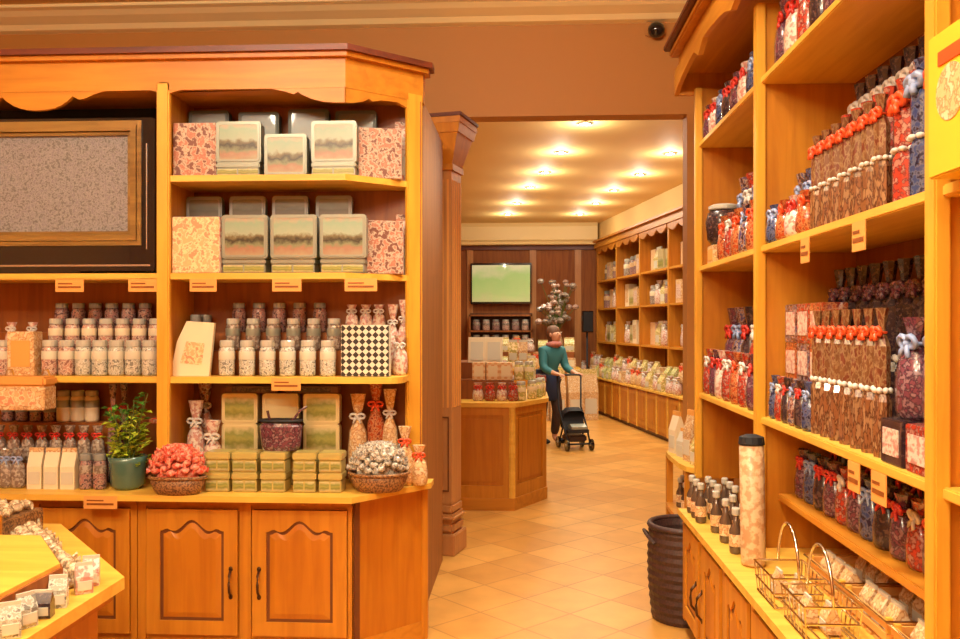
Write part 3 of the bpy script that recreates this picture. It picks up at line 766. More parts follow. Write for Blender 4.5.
# ---- worktop goods, left bay
def riser3(label, X0, X1):
    o = thing('display_riser', label, 'display riser', ((X0 + X1) / 2, 3.9, CT + .0006))
    w = (X1 - X0) / 2
    m = MB(); m.box(-w, w, -.03, .19, 0, .10, .003); m.build('step', 'back', o)
    m = MB(); m.box(-w, w, .08, .19, .10, .28, .003); m.build('step', 'back', o)
riser3('brown stepped riser behind the packets on the left worktop', X_at(-60, 3.9), X_at(104, 3.9))
for i, p in enumerate((-6, 6, 18)):
    put('greybag', pouch(.036, H(40), 'jar_grey', 'blue_r'), (lx(p, 3.80), 3.80, CT), 0, 'grey brown sweet bag on the worktop front, %s of three left of the white packets' % ('leftmost', 'middle', 'rightmost')[i], 'sweet bag', 'grey bags at the worktop front')
for i, p in enumerate((37, 53.5, 70)):
    put('wpack', packet(H(15), H(42), .05, 'ivory', 'tan_pack'), (lx(p, 3.79), 3.79, CT), 0, '%s of three upright ivory packets at the left worktop front' % ('leftmost', 'middle', 'rightmost')[i], 'packet', 'ivory packets')
for i, p in enumerate((86, 100)):
    put('plumjar', jar(.03, H(36), 'jar_dark', 'tinm', 'jar_grey'), (lx(p, 3.79), 3.79, CT), 0, 'dark plum jar on the worktop front, %s' % ('beside the ivory packets', 'beside the plant pot')[i], 'jar', 'dark plum jars')
for i, p in enumerate((0, 14, 28, 42, 56, 70, 84, 98)):
    put('redbag', pouch(.033, .175, 'jar_grey', 'red_r'), (lx(p, 3.905), 3.905, CT + .10), 0, '%s grey sweet bag with red bow from the left on the lower riser step' % ORD[i], 'sweet bag', 'red bowed bags on the riser')
for i, p in enumerate((64, 78, 92)):
    put('wcup', jar(.034, H(34), 'ivory', 'jarlid', 'tin'), (lx(p, 4.03), 4.03, CT + .28), 0, '%s of three ivory tubs on the upper riser step' % ('left', 'middle', 'right')[i], 'tub', 'ivory tubs')
for i, p in enumerate((106, 117)):
    put('redbow', pouch(.026, H(105), 'jar_dark', 'red_r'), (lx(p + 7, 3.95 + .1 * i), 3.95 + .1 * i, CT), 0, 'tall dark bag with a big red bow beside the plant, %s' % ('front one', 'rear one')[i], 'sweet bag', 'tall dark red bowed bags')
for i, p in enumerate((8, 22, 36, 50)):
    put('dkcup', jar(.029, H(22), 'jar_dark', 'silver', 'tinm'), (lx(p, 4.03), 4.03, CT + .28), 0, '%s small dark jar with silver lid from the left on the upper riser step' % ORD[i], 'jar', 'small dark jars on the upper step')
def hamper():
    o = E0('hanging_box')
    m = MB()
    for hx in (-.1, .07): m.tube([(hx, .03, .14), (hx, .05, .175), (hx, .085, .175), (hx, .10, .147)], .004, 5)
    m.build('hook', 'wire', o)
    m = MB(); m.box(-.16, .13, -.05, .05, 0, .105, .004); m.build('body', 'tan_pack', o)
    m = MB(); m.box(-.165, .135, -.055, .055, .105, .15, .01); m.build('lid', 'card', o)
    m = MB(); m.box(-.12, .09, -.054, -.049, .02, .085, .001); m.build('front_label', 'box_yellow', o)
    return o
put('hmp', hamper, (lx(22, 3.72), 3.722, S3 - .145), 0, 'long orange box hooked on the third shelf edge above the red bowed bags', 'box')
# plant
def plant():
    o = E0('potted_plant')
    m = MB(); m.lathe([(.055, 0), (.075, .02), (.082, .12), (.088, .15), (.078, .15), (.07, .12)], 18); m.build('pot', 'pot', o, smooth=True)
    rr = random.Random(5)
    st, l1, l2 = MB(), MB(), MB()
    for k in range(46):
        a = rr.uniform(0, 2 * PI); sp = rr.uniform(.02, .115); hh = rr.uniform(.10, .44)
        p0 = Vector((.02 * math.cos(a), .02 * math.sin(a), .13)); p1 = Vector((sp * math.cos(a), sp * .75 * math.sin(a), hh))
        st.tube([p0, (p0 + p1) / 2 + Vector((0, 0, .03)), p1], .003, 4)
        for q in range(5):
            c = p0.lerp(p1, .45 + .14 * q); b = rr.uniform(0, 2 * PI); L = rr.uniform(.035, .06)
            d = Vector((math.cos(b), math.sin(b), rr.uniform(-.2, .7))).normalized(); s = d.cross(Vector((0, 0, 1))).normalized() * L * .34
            up = Vector((0, 0, .008))
            tgt = l2 if hh > .33 and q > 2 else l1
            tgt.faces([c, c + d * L * .5 + s + up, c + d * L, c + d * L * .5 - s + up, c + d * L * .5 - up * .3],
                      [(0, 1, 4), (1, 2, 4), (2, 3, 4), (3, 0, 4)])
    st.build('stem', 'stem', o); l1.build('foliage', 'green_leaf', o); l2.build('dark_foliage', 'green_dark', o)
    return o
put('plt', plant, (lx(128, 3.81), 3.81, CT), 0, 'leafy yellow green plant in a blue green pot on the left worktop', 'plant')
# ------------------------------------------------------------------ display table, front left
tb = thing('display_table', 'honey oak octagonal display table with a raised board, bottom left corner', 'table', (-1.9, 1.9, 0))
oct_ = [(-1.19, 1.2), (-1.19, 2.47), (-1.75, 3.12), (-2.5, 3.12), (-2.9, 2.7), (-2.9, 1.2), (-2.5, .8), (-1.55, .8)]
def shr(k): return [(-1.95 + (x + 1.95) * k, 1.95 + (y - 1.95) * k) for x, y in oct_]
m = MB(); m.prism(oct_, 'z', .715, .75); m.build('tabletop', 'pale', tb, world=True)
m = MB(); m.prism(shr(.965), 'z', .685, .715); m.build('edge_moulding', 'panel', tb, world=True)
m = MB(); m.prism(shr(.92), 'z', .08, .685); m.build('body', 'honey', tb, world=True)
m = MB(); m.prism(shr(.88), 'z', 0, .08); m.build('plinth', 'dark', tb, world=True)
brd = [(-1.27, 1.3), (-1.27, 2.26), (-1.50, 2.56), (-2.3, 2.56), (-2.3, 1.3)]
bl = thing('raised_board', 'pale oak board with a reddish edge standing raised on the display table', 'display board', (-1.8, 1.9, .75))
m = MB(); m.prism(brd, 'z', .838, .848); m.build('top', 'pale', bl, world=True)
m = MB(); m.prism([(-1.262, 1.3), (-1.262, 2.262), (-1.497, 2.568), (-2.3, 2.568), (-2.3, 1.3)], 'z', .785, .838); m.build('edge', 'red', bl, world=True)
for x, y in ((-1.40, 2.2), (-1.40, 1.45), (-2.2, 2.4), (-2.2, 1.45)):
    m = MB(); m.box(x - .02, x + .02, y - .02, y + .02, .75, .785); m.build('foot', 'honey', bl, world=True)
# tan and grey sweets heaped along the table edges
def tabsweets(pts, key, body, lab, grp):
    for x, y, z in pts: put(key, packet(.055, .075, .03, body, 'white') if key == 'tpk' else wrapped_sweet(body), (x, y, z), R.uniform(0, 6), lab, 'wrapped sweet' if key != 'tpk' else 'packet', grp)
pts = []
for k in range(96):
    t = (k // 6) / 16; j = k % 6
    a, b = (-1.245, 2.40), (-1.80, 3.05)
    n = (-.755, -.655)
    off = .03 + .040 * (j if j < 4 else j - 3.5); up = 0 if j < 4 else .03
    pts.append((a[0] + (b[0] - a[0]) * t + n[0] * off, a[1] + (b[1] - a[1]) * t + n[1] * off, .75 + up))
tabsweets(pts, 'sw_tan', 'sweet_tan', 'tan wrapped sweet spread along the far edge of the display table', 'tan sweets on the display table')
pts = []
tr = thing('sweet_tray', 'shallow wooden tray of tan sweets at the back of the display table', 'tray', (-1.98, 2.86, .75))
m = MB(); m.box(-.24, .24, -.13, .13, 0, .09, .004); m.build('tray_base', 'wicker', tr)
m = MB(); m.ring([(-.25, .0), (.25, .0), (.25, .12), (-.25, .12)], [(-.235, .01), (.235, .01), (.235, .118), (-.235, .118)], -.14, -.13); m.build('front_rim', 'panel', tr)
for k in range(40): pts.append((-1.98 - .20 + .045 * (k % 10), 2.77 + .058 * (k // 10), .843))
tabsweets(pts, 'sw_tan2', 'sweet_tan', 'tan wrapped sweet lying in the wooden tray on the display table', 'tan sweets in the tray')
for i, (x, y, kk) in enumerate(((-1.235, 1.98, 'w'), (-1.24, 2.05, 'w'), (-1.235, 2.12, 'g'), (-1.24, 2.2, 'w'), (-1.235, 2.32, 'p'), (-1.25, 2.39, 'p'))):
    put('tb_' + kk, packet(.045, .085 if kk != 'g' else .07, .035, {'w': 'jar_white', 'g': 'black_foil', 'p': 'pinkw'}[kk], 'white'), (x, y, .75), R.uniform(-.5, .5) + .6,
        '%s small packet from the front along the right ledge of the display table' % ORD[i], 'packet', 'small packets on the table ledge')
# ------------------------------------------------------------------ right wall unit (front faces -X)
XS = .95
RF = Frame(XS, 4.75, -PI / 2)
RL = -PI / 2
T1, T2, T3, T4, CR = 2.50, 1.82, 1.13, .82, .60
def rx_(px, X): return 4.75 - Y_at(px, X)
def rp(px, X, z): return (X, Y_at(px, X), z)
ru = thing('shelf_unit', 'tall honey oak wall shelf unit packed with red and blue sweet bags, right side', 'shelf unit', RF.w(0, 0, CR), RL)
def bb(x0, x1, y0, y1, z0, z1, n, mat, bev=0):
    m = MB(); m.box(x0, x1, y0, y1, z0 - CR, z1 - CR, bev); return m.build(n, mat, ru)
D = .38
bb(.0, 4.25, D, D + .02, CR, 2.9, 'back_panel', 'back')
bb(0, .025, .0, D, .66, 2.80, 'end_panel', 'panel')
ups = [1.245, 2.735, 4.2]
for x in ups: bb(x - .012, x + .012, .02, D, CR, 2.80, 'upright', 'honey')
for x, w in ((.022, .022), (1.245, .027), (2.735, .027), (4.2, .027)): bb(x - w, x + w, -.018, .02, CR if x > .1 else .66, 2.80, 'front_post', 'palez', .005)
edges = [.025, 1.233, 1.257, 2.723, 2.747, 4.188]
for b in range(3):
    for z in (T1, T2, T3): bb(edges[2*b], edges[2*b+1], 0, D, z - .028, z, 'shelf', 'pale', .004)
    if b: bb(edges[2*b], edges[2*b+1], .07, D, T4 - .028, T4, 'shelf', 'honeyx', .004)
m = MB()
lo = []
for b, (a, c) in enumerate(((-.06, 1.245), (1.245, 2.735), (2.735, 4.25))):
    for i in range(13):
        t = i / 12; s = abs(t - .5) * 2
        z = 2.78 + .075 * (math.sin(PI * t) ** .6) - (.05 * max(0, 1 - s / .16))
        if i or not b: lo.append((a + (c - a) * t, z - CR))
m.prism(lo + [(4.25, 2.92 - CR), (-.06, 2.92 - CR)], 'y', -.115, -.09); m.build('valance', 'honeyx', ru)
bb(-.06, 4.25, -.09, D, 2.90, 3.0, 'frieze', 'honeyx')
bb(-.06, -.035, -.09, D, 2.78, 2.90, 'frieze_return', 'honey')
bb(-.085, 4.25, -.14, D, 3.0, 3.04, 'crown_moulding', 'panel', .01)
bb(-.10, 4.25, -.17, D, 3.04, 3.07, 'cornice_cap', 'redx', .006)
# low counter and cabinets under it
wt = MB(); wt.prism([(XS - .20, 4.22), (XS - .20, .6), (XS + .4, .6), (XS + .4, 4.22)], 'z', CR - .03, CR)
tag(wt.build('worktop', 'pale'), 'low pale oak worktop running along under the right hand shelves', 'worktop')
def base_right(label, ya, yb, n):
    L = ya - yb
    o = thing('base_cabinet', label, 'cabinet', (XS - .17, (ya + yb) / 2, 0), RL)
    m = MB(); m.box(-L/2, L/2, .006, .52, .07, CR - .031); m.build('carcass', 'honey', o)
    m = MB(); m.box(-L/2, L/2, .05, .5, 0, .07); m.build('plinth', 'dark', o)
    w = L / n
    for i in range(n):
        x0 = -L/2 + w * i
        door(o, x0 + .045, x0 + w - .02, .10, CR - .06, -.018, 1 if i % 2 == 0 else -1)
        m = MB(); m.box(x0, x0 + .04, -.01, .006, .07, CR - .031); m.build('stile', 'honey', o)
base_right('low honey oak cabinet with arched doors, beside the dark woven basket', 4.20, 2.95, 3)
base_right('low honey oak cabinet with arched doors, nearest the camera on the right', 2.948, .7, 5)
# woven basket standing at the end of the counter
def tallbasket():
    o = E0('woven_basket')
    m = MB()
    prof = []
    for i in range(23):
        z = .47 * i / 22; r = .165 + .022 * math.sin(PI * i / 22 * .8) + (.006 if i % 2 else 0); prof.append((r, z))
    prof += [(.16, .47), (.15, .44), (.13, .06)]
    m.lathe(prof, 26); m.build('body', 'darkwick', o)
    m = MB(); m.tube([(.178 * math.cos(2 * PI * k / 26), .178 * math.sin(2 * PI * k / 26), .475) for k in range(26)], .016, 7, closed=True); m.build('rim', 'darkwick', o, smooth=True)
    m = MB()
    for sg in (-1, 1): m.tube([(sg * .10, -.17, .40), (sg * .07, -.20, .43), (0, -.205, .435)], .009)
    m.build('handle', 'darkwick', o)
    return o
put('tbk', tallbasket, (.82, 4.41, 0), RL, 'tall dark woven basket on the floor at the end of the low counter', 'basket')
# small end stand beyond the counter
es = thing('end_stand', 'small open oak stand beyond the far end of the tall sweet shelves', 'stand', (1.05, 5.1, 0))
def quarter(z0, z1, n, mat):
    m = MB(); m.prism([(1.33, 4.78), (1.33, 5.52), (.93, 5.52), (.895, 5.46), (.885, 5.3), (.89, 4.98), (.91, 4.86), (.96, 4.78)], 'z', z0, z1); m.build(n, mat, es, world=True)
quarter(.67, .70, 'top_board', 'pale'); quarter(.35, .375, 'lower_board', 'honeyx'); quarter(0, .06, 'plinth', 'honeyx')
for x, y in ((.92, 5.48), (.93, 4.9), (1.3, 4.82), (1.3, 5.48)):
    m = MB(); m.box(x - .02, x + .02, y - .02, y + .02, .06, .67); m.build('post', 'honey', es, world=True)
# goods on stand
for i, (x, y, h, kk) in enumerate(((.95, 5.38, .26, 'ivory'), (.97, 5.22, .17, 'white'), (.98, 5.06, .30, 'tan_pack'), (.99, 4.90, .18, 'yellow_pack'))):
    put('es%d' % i, packet(.09, h, .07, kk, 'card'), (x, y, .70), RL + .3, '%s from the back of the pale packets on the small open stand' % ['first packet', 'second packet', 'third packet', 'fourth packet'][i], 'packet', 'packets on the end stand')
def bottle():
    o = E0('bottle')
    m = MB(); m.lathe([(.024, 0), (.026, .01), (.026, .09), (.012, .12), (.011, .15)], 12); m.build('body', 'glass', o, smooth=True)
    m = MB(); m.lathe([(.014, .15), (.016, .155), (.016, .175), (.012, .18)], 10); m.build('stopper', 'jarlid', o)
    m = MB(); m.lathe([(.0265, .03), (.027, .032), (.027, .075), (.0265, .077)], 12); m.build('label_band', 'tan_pack', o)
    return o
for i in range(6):
    put('btl', bottle, (.96 + .03 * (i % 2), 4.98 + .085 * i, .375), 0, '%s small brown bottle counted from the near end of the lower stand board' % ORD[i], 'bottle', 'small bottles on the end stand')
for i in range(9):
    put('btl', None, (.80 + .07 * (i % 3), 4.12 - .10 * (i // 3) - .03 * (i % 3), CR), 0, 'small brown bottle at the low counter far end, %s row, %s from the aisle' % (ORD[i // 3], ORD[i % 3]), 'bottle', 'small bottles on the counter')
for i in range(5):
    put('btl', None, (.83 + .05 * (i % 2), 3.74 - .085 * i, CR), 0, '%s small brown bottle of the staggered line before the leaning paper roll' % ORD[i], 'bottle', 'small bottles on the counter')
def roll():
    o = E0('paper_roll')
    v = []
    m = MB(); m.lathe([(.044, 0), (.046, .01), (.046, .44), (.04, .445)], 16); m.build('wrapped_roll', M['beige_roll'], o, smooth=True)
    m = MB(); m.lathe([(.047, .445), (.049, .45), (.046, .475), (.02, .485)], 14); m.build('dark_cap', 'blackm', o)
    return o
put('roll', roll, (.855, 3.235, CR + .002), 0, 'tall pale patterned paper roll with dark cap leaning by the front post', 'roll', rx=-.06)
# wire basket, wire tray and slatted crates in the near corner of the counter
def wirebasket():
    o = E0('wire_basket')
    m = MB()
    for z, s in ((0.004, .9), (.05, .95), (.10, 1)):
        m.tube([(-.11 * s, -.08 * s, z), (.11 * s, -.08 * s, z), (.11 * s, .08 * s, z), (-.11 * s, .08 * s, z)], .004, 5, closed=True)
    for i in range(7):
        x = -.11 + .22 * i / 6
        for sg in (-1, 1): m.tube([(x * .9, sg * .072, .004), (x, sg * .08, .10)], .0025, 4)
    for i in range(-2, 3):
        m.tube([(-.1, i * .03, .004), (.1, i * .03, .004)], .0025, 4)
    m.build('basket_frame', 'wire', o)
    m = MB(); m.tube([(.11 * math.cos(a), 0, .10 + .15 * math.sin(a)) for a in [PI * i / 12 for i in range(13)]], .005, 6); m.build('hoop_handle', 'wire', o, smooth=True)
    return o
put('wb', wirebasket, (.86, 2.83, CR), RL, 'chromed wire basket with a hoop handle on the low counter, far one', 'basket')
put('wb', None, (.87, 2.56, CR), RL, 'chromed wire basket with a hoop handle nearest the camera', 'basket')
for i, (y, x) in enumerate(((2.86, .84), (2.79, .88), (2.59, .845), (2.52, .885))):
    put('wbp', packet(.055, .085, .04, 'tan_pack', 'white'), (x, y, CR + .008), RL, 'tan packet in the %s wire basket, %s side' % (('far', 'far', 'near', 'near')[i], ('aisle', 'wall')[i % 2]), 'packet', 'tan packets in wire baskets')
def crate():
    o = E0('slatted_crate')
    m = MB()
    for z in (.02, .055): 
        m.box(-.16, .16, -.12, -.112, z, z + .022); m.box(-.16, .16, .112, .12, z, z + .022); m.box(-.16, -.152, -.12, .12, z, z + .022); m.box(.152, .16, -.12, .12, z, z + .022)
    for i in range(6): x = -.135 + .054 * i; m.box(x - .018, x + .018, -.118, .118, .0, .008)
    m.build('slats', 'card', o)
    for sx in (-1, 1):
        for q in (-1, 1):
            m = MB(); m.box(sx * .148 - .008, sx * .148 + .008, q * .108 - .008, q * .108 + .008, 0, .085); m.build('corner_post', 'pale', o)
    m = MB(); m.tube([(-.17, -.125, .08), (.17, -.125, .08), (.17, .125, .08), (-.17, .125, .08)], .004, 5, closed=True); m.build('wire_rim', 'wire', o)
    return o
for i, y in enumerate((2.92, 2.57, 2.22)):
    put('crt', crate, (1.12, y, CR), RL, '%s slatted wooden crate from the far end under the bottom right shelf' % ORD[i], 'crate', 'slatted crates on the low counter')
    for k in range(6):
        put('crp', packet(.07, .10, .05, 'tan_pack', 'white'), (1.12 + (-.06, .06)[k % 2], y - .09 + .09 * (k // 2), CR + .0105), RL, 'tan packet in the %s crate, %s row, %s side' % (ORD[i], ORD[k // 2], ('aisle', 'wall')[k % 2]), 'packet', 'tan packets in the crates')
# ------------------------------------------------------------------ goods on right unit
def rput(key, fn, px, X, z, lab, cat='sweet bag', group=None, rz=0):
    return put(key, fn, rp(px, X, z), RL + rz, lab, cat, group)
COLORS = ['red_foil', 'blue_foil', 'orange_foil', 'mix_foil', 'plum_foil', 'pinkw', 'black_foil']
CN = dict(red_foil='red', blue_foil='navy blue', orange_foil='orange', mix_foil='red and blue', plum_foil='plum', pinkw='pink and white', black_foil='black', tan_bag='tan', brown_bag='brown')
RIB = dict(red_foil='white_r', blue_foil='blue_r', orange_foil='orange_r', mix_foil='blue_r', plum_foil='red_r', pinkw='red_r', black_foil='red_r')
def pch(col, r, h): return 'rp_%s_%d_%d' % (col, r * 1000, h * 100), pouch(r, h, col, RIB[col])
def pouch_row(Ys, X, z, r, h, cols, where, group):
    for i, Y in enumerate(Ys):
        c = cols[i % len(cols)]; k, f = pch(c, r, h)
        put(k, f, (X, Y, z), RL + R.uniform(-.3, .3), '%s sweet bag, %s from far end %s' % (CN[c], ORD[i], where), 'sweet bag', group)
def lin(a, b, n): return [a + (b - a) * i / (n - 1) for i in range(n)]
# bay 1 (far), three shelves
pouch_row(lin(4.64, 3.60, 8), 1.0, T1, .055, .18, ['plum_foil', 'pinkw', 'blue_foil', 'black_foil'], 'in front row, far bay top shelf', 'bags in the far right bay')
pouch_row(lin(4.62, 3.62, 7), 1.11, T1, .065, .265, ['black_foil', 'blue_foil', 'red_foil', 'mix_foil'], 'in back row, far bay top shelf', 'bags in the far right bay')
pouch_row(lin(4.30, 3.60, 6), 1.0, T2, .055, .22, ['orange_foil', 'red_foil', 'orange_foil', 'mix_foil'], 'in front row, far bay middle shelf', 'bags in the far right bay')
pouch_row(lin(4.36, 3.62, 6), 1.115, T2, .07, .42, ['mix_foil', 'red_foil', 'blue_foil', 'orange_foil'], 'in back row, far bay middle shelf', 'bags in the far right bay')
def bigjar():
    o = E0('storage_jar')
    m = MB(); m.lathe([(.06, 0), (.085, .03), (.095, .12), (.085, .17), (.06, .19)], 16); m.build('body', 'black_foil', o, smooth=True)
    m = MB(); m.lathe([(.075, .185), (.08, .19), (.08, .205), (.06, .215)], 16); m.build('pale_lid', 'jarlid', o)
    return o
put('pedest', carton(.14, .10, .14, 'tan_pack', 'card'), (1.05, 4.56, T2), RL, 'tan carton carrying a dark jar at the far end of the right middle shelf', 'carton')
put('bigjar', bigjar, (1.05, 4.56, T2 + .10), RL, 'round dark jar with a pale lid on a tan carton, far bay middle shelf', 'jar')
put('ivs', packet(.07, .33, .05, 'ivory', 'tan_pack'), (1.20, 4.62, T2), RL, 'tall ivory packet behind the round dark jar in the far bay', 'packet')
pouch_row(lin(4.64, 3.60, 8), 1.0, T3, .055, .24, ['red_foil', 'plum_foil', 'pinkw', 'red_foil', 'orange_foil'], 'in front row, far bay lower shelf', 'bags in the far right bay')
pouch_row(lin(4.60, 3.62, 7), 1.115, T3, .07, .46, ['plum_foil', 'mix_foil', 'black_foil', 'red_foil'], 'in back row, far bay lower shelf', 'bags in the far right bay')
# bay 2, top shelf
pouch_row(lin(3.38, 2.15, 10), 1.02, T1, .06, .26, ['plum_foil', 'pinkw', 'red_foil', 'black_foil'], 'on the near bay top shelf', 'bags on the near bay top shelf')
# bay 2, middle shelf
pouch_row(lin(3.40, 3.04, 4), .99, T2, .055, .15, ['blue_foil', 'orange_foil', 'pinkw', 'orange_foil'], 'in front cluster, near bay middle shelf', 'bags on the near bay middle shelf')
pouch_row(lin(3.40, 3.04, 4), 1.09, T2, .055, .27, ['mix_foil', 'blue_foil', 'red_foil', 'plum_foil'], 'in rear cluster, near bay middle shelf', 'bags on the near bay middle shelf')
for i, Y in enumerate(lin(2.95, 2.43, 7)):
    put('tall_a', tall_bag(.050, .33), (.995, Y, T2), RL, '%s tall brown bag with orange bow from far end, middle shelf front row' % ORD[i], 'sweet bag', 'tall orange bowed bags')
for i, Y in enumerate(lin(2.94, 2.26, 9)):
    put('tall_b', tall_bag(.056, .40, 'plum_foil', 'red_foil', 'red_r'), (1.09, Y, T2), RL, '%s tall bag with red bow from the far end of the middle shelf second row' % ORD[i], 'sweet bag', 'tall red bowed bags')
for i, Y in enumerate(lin(3.16, 2.15, 11)):
    put('tall_c', tall_bag(.07, .57, 'black_foil', 'black_foil', 'white_r' ), (1.22, Y, T2), RL, '%s dark bag with white bow from the far end of the middle shelf back row' % ORD[i], 'sweet bag', 'dark white bowed bags')
for i, (Y, c, h) in enumerate(((2.335, 'red_foil', .34), (2.235, 'blue_foil', .37), (2.125, 'mix_foil', .36))):
    put('t_%s' % c, tall_bag(.07, h, c, c, 'orange_r' if c != 'blue_foil' else 'blue_r'), (1.02, Y, T2), RL, 'tall %s bag near the front post on the near bay middle shelf' % CN[c], 'sweet bag')
# bay 2, lower shelf
for ci, Y in enumerate((3.41, 3.265, 3.12)):
    for ri in range(3):
        c = ('red_foil', 'orange_foil', 'mix_foil')[(ci + ri) % 3]
        put('crt_%s' % c, carton(.14, .15, .09, c, 'pinkw'), (1.09, Y, T3 + .15 * ri), RL, '%s carton, %s column, %s tier of the carton stack on the lower shelf' % (CN[c], ORD[ci], ['bottom', 'middle', 'top'][ri]), 'carton', 'stacked red cartons')
pouch_row(lin(3.42, 3.02, 6), .99, T3, .036, .17, ['blue_foil', 'red_foil', 'black_foil', 'mix_foil', 'black_foil'], 'in front of the stacked cartons', 'small bags before the cartons')
for i, Y in enumerate(lin(2.96, 2.44, 7)):
    put('tall_d', tall_bag(.050, .43, 'brown_bag', 'tan_bag', 'orange_r'), (1.0, Y, T3), RL, '%s tall brown bag with orange bow from the far end of the lower shelf' % ORD[i], 'sweet bag', 'tall orange bowed bags')
for i, Y in enumerate(lin(3.36, 2.12, 12)):  # back row extended and blackened to put darkness into the shelf
    put('tall_c2', tall_bag(.07, .60, 'black_foil', 'black_foil', 'plum_foil'), (1.22, Y, T3), RL, '%s black bag added to darken the lower shelf back, from the far end' % ORD[i], 'sweet bag', 'black bags darkening the shelf back')
for i, Y in enumerate((2.30, 2.15)):
    put('dbx%d' % i, carton(.13, .12, .11, ('black_foil', 'red_foil')[i], 'pinkw'), (1.02, Y, T3), RL, '%s carton under the blue bowed bags on the lower shelf' % ('black', 'red')[i], 'carton')
    put('bbow', pouch(.062, .27, 'plum_foil', 'blue_r'), (1.03, Y, T3 + .12), RL, 'dark plum bag with pale blue bow standing on the %s carton' % ('black', 'red')[i], 'sweet bag')
# bay 2, bottom shelf
pouch_row(lin(3.41, 2.10, 13), 1.10, T4, .05, .19, ['plum_foil', 'blue_foil', 'black_foil', 'plum_foil', 'red_foil'], 'in front row, near bay bottom shelf', 'dark bags on the bottom shelf')
pouch_row(lin(3.40, 2.10, 12), 1.23, T4, .054, .25, ['black_foil', 'blue_foil', 'plum_foil'], 'in back row, near bay bottom shelf', 'dark bags on the bottom shelf')
# bay 3, only its edge is in view
def yellow_box():
    o = E0('gift_box')
    m = MB(); m.box(-.17, .17, -.05, .05, 0, .31, .004); m.build('body', M['yel'], o)
    m = MB(); m.lathe([(.06, -.052), (.06, -.049)], 20); v = list(m.bm.verts)
    m.xf(v, Matrix.Translation((-.07, 0, .17)) @ Matrix.Rotation(PI / 2, 4, 'X') @ Matrix.Translation((0, 0, .101))); m.build('round_print', 'tan_pack', o)
    m = MB(); m.box(-.12, .0, -.053, -.049, .235, .265); m.build('red_print', 'orange_r', o)
    return o
M['yel'] = plain('yellow card', (.82, .50, .03), .45)
put('yb', yellow_box, (.94, 1.76, T2), RL, 'yellow printed gift box at the right edge of the photo, beside the front post', 'gift box')
for i, (Y, z, c) in enumerate(((1.86, T3, 'red_foil'), (1.72, T3, 'orange_foil'), (1.86, T1, 'plum_foil'), (1.88, T4, 'blue_foil'))):
    k, f = pch(c, .06, .26); put(k, f, (1.08 + .05 * (z == T4), Y, z), RL, '%s sweet bag in the bay at the right edge of the photo' % CN[c], 'sweet bag')
# price cards
for i, (px, z, w) in enumerate(((806, T2, .085), (860, T2, .095), (855, T3, .085), (880, T3, .095))):
    put('pc%d' % (w * 1000), price_tag(w, .085), (XS - .001, Y_at(px, XS), z - .026), RL, 'square price card under the %s shelf edge, %s one' % (('middle', 'lower')[z == T3], ('far', 'near')[i % 2]), 'price tag', 'price cards on the right hand shelves')
# ------------------------------------------------------------------ island
isl = thing('island_counter', 'honey oak island counter with angled corner behind the pilaster', 'counter', (-.4, 7.6, 0))
ip = [(-1.1, 6.88), (-.105, 6.88), (.174, 7.40), (.174, 8.0), (-.1, 8.5), (-1.1, 8.5)]
def isc(d): 
    cx, cy = -.45, 7.65
    return [(x + (d if x > cx else -d), y + (d if y > cy else -d)) for x, y in ip]
m = MB(); m.prism(ip, 'z', .10, .835); m.build('body', 'panel', isl, world=True)
m = MB(); m.prism(isc(.02), 'z', 0, .10); m.build('plinth', 'honeyx', isl, world=True)
m = MB(); m.prism(isc(.03), 'z', .835, .87); m.build('top', 'pale', isl, world=True)
def face_panel(a, b):
    L = math.hypot(b[0] - a[0], b[1] - a[1]); an = math.atan2(b[1] - a[1], b[0] - a[0])
    MM = Matrix.Translation((a[0], a[1], 0)) @ Matrix.Rotation(an, 4, 'Z')
    m = MB(); v = m.ring([(0, .10), (L, .10), (L, .835), (0, .835)], [(.07, .20), (L - .07, .20), (L - .07, .77), (.07, .77)], -.012, 0); m.xf(v, MM); m.build('face_frame', 'honey', isl, world=True)
    m = MB(); v = m.box(.10, L - .10, -.008, 0, .23, .74, .003); m.xf(v, MM); m.build('raised_panel', 'panel', isl, world=True)
face_panel(ip[0], ip[1]); face_panel(ip[1], ip[2]); face_panel(ip[2], ip[3])
m = MB(); m.lathe([(.028, .10), (.028, .835)], 10, (ip[1][0], ip[1][1], 0)); m.build('corner_post', 'pale', isl, world=True)
rs = thing('display_riser', 'brown stepped riser on the island counter', 'display riser', (-.45, 7.6, .8706))
m = MB(); m.box(-.62, .35, -.40, .40, 0, .16, .004); m.build('step', 'back', rs)
m = MB(); m.box(-.62, .28, -.15, .40, .16, .30, .004); m.build('step', 'back', rs)
def ivbox():
    o = E0('gift_box')
    m = MB(); m.prism([(-.05, 0), (.05, 0), (.09, .22), (-.01, .22)], 'x', -.075, .075); m.build('body', 'ivory', o)
    m = MB(); m.prism([(-.048, .02), (-.017, .18), (-.02, .18), (-.052, .02)], 'x', -.055, .055); m.build('front_print', 'white', o)
    return o
g = 'goods on the island counter'
for i, px in enumerate((477, 494)):
    put('ivb', ivbox, (X_at(px, 7.5), 7.5, 1.17), 0, '%s of two tilted ivory boxes on top of the island riser' % ('left', 'right')[i], 'gift box', 'ivory boxes on the island')
for i, px in enumerate((479, 493, 506)):
    put('ging', carton(.11, .15, .09, 'gingham', 'ivory', 'gingham_box'), (X_at(px, 7.27), 7.27, 1.03), 0, '%s gingham box from the left on the island riser' % ORD[i], 'box', g)
for i, px in enumerate((478, 490, 502, 513)):
    put('isl_%s' % ('pinkw', 'red_foil')[i % 2], pouch(.045, .15, ('pinkw', 'red_foil')[i % 2], 'red_r'), (X_at(px, 7.05), 7.05, .87), 0, '%s small sweet bag from the left at the front of the island counter' % ORD[i], 'sweet bag', g)
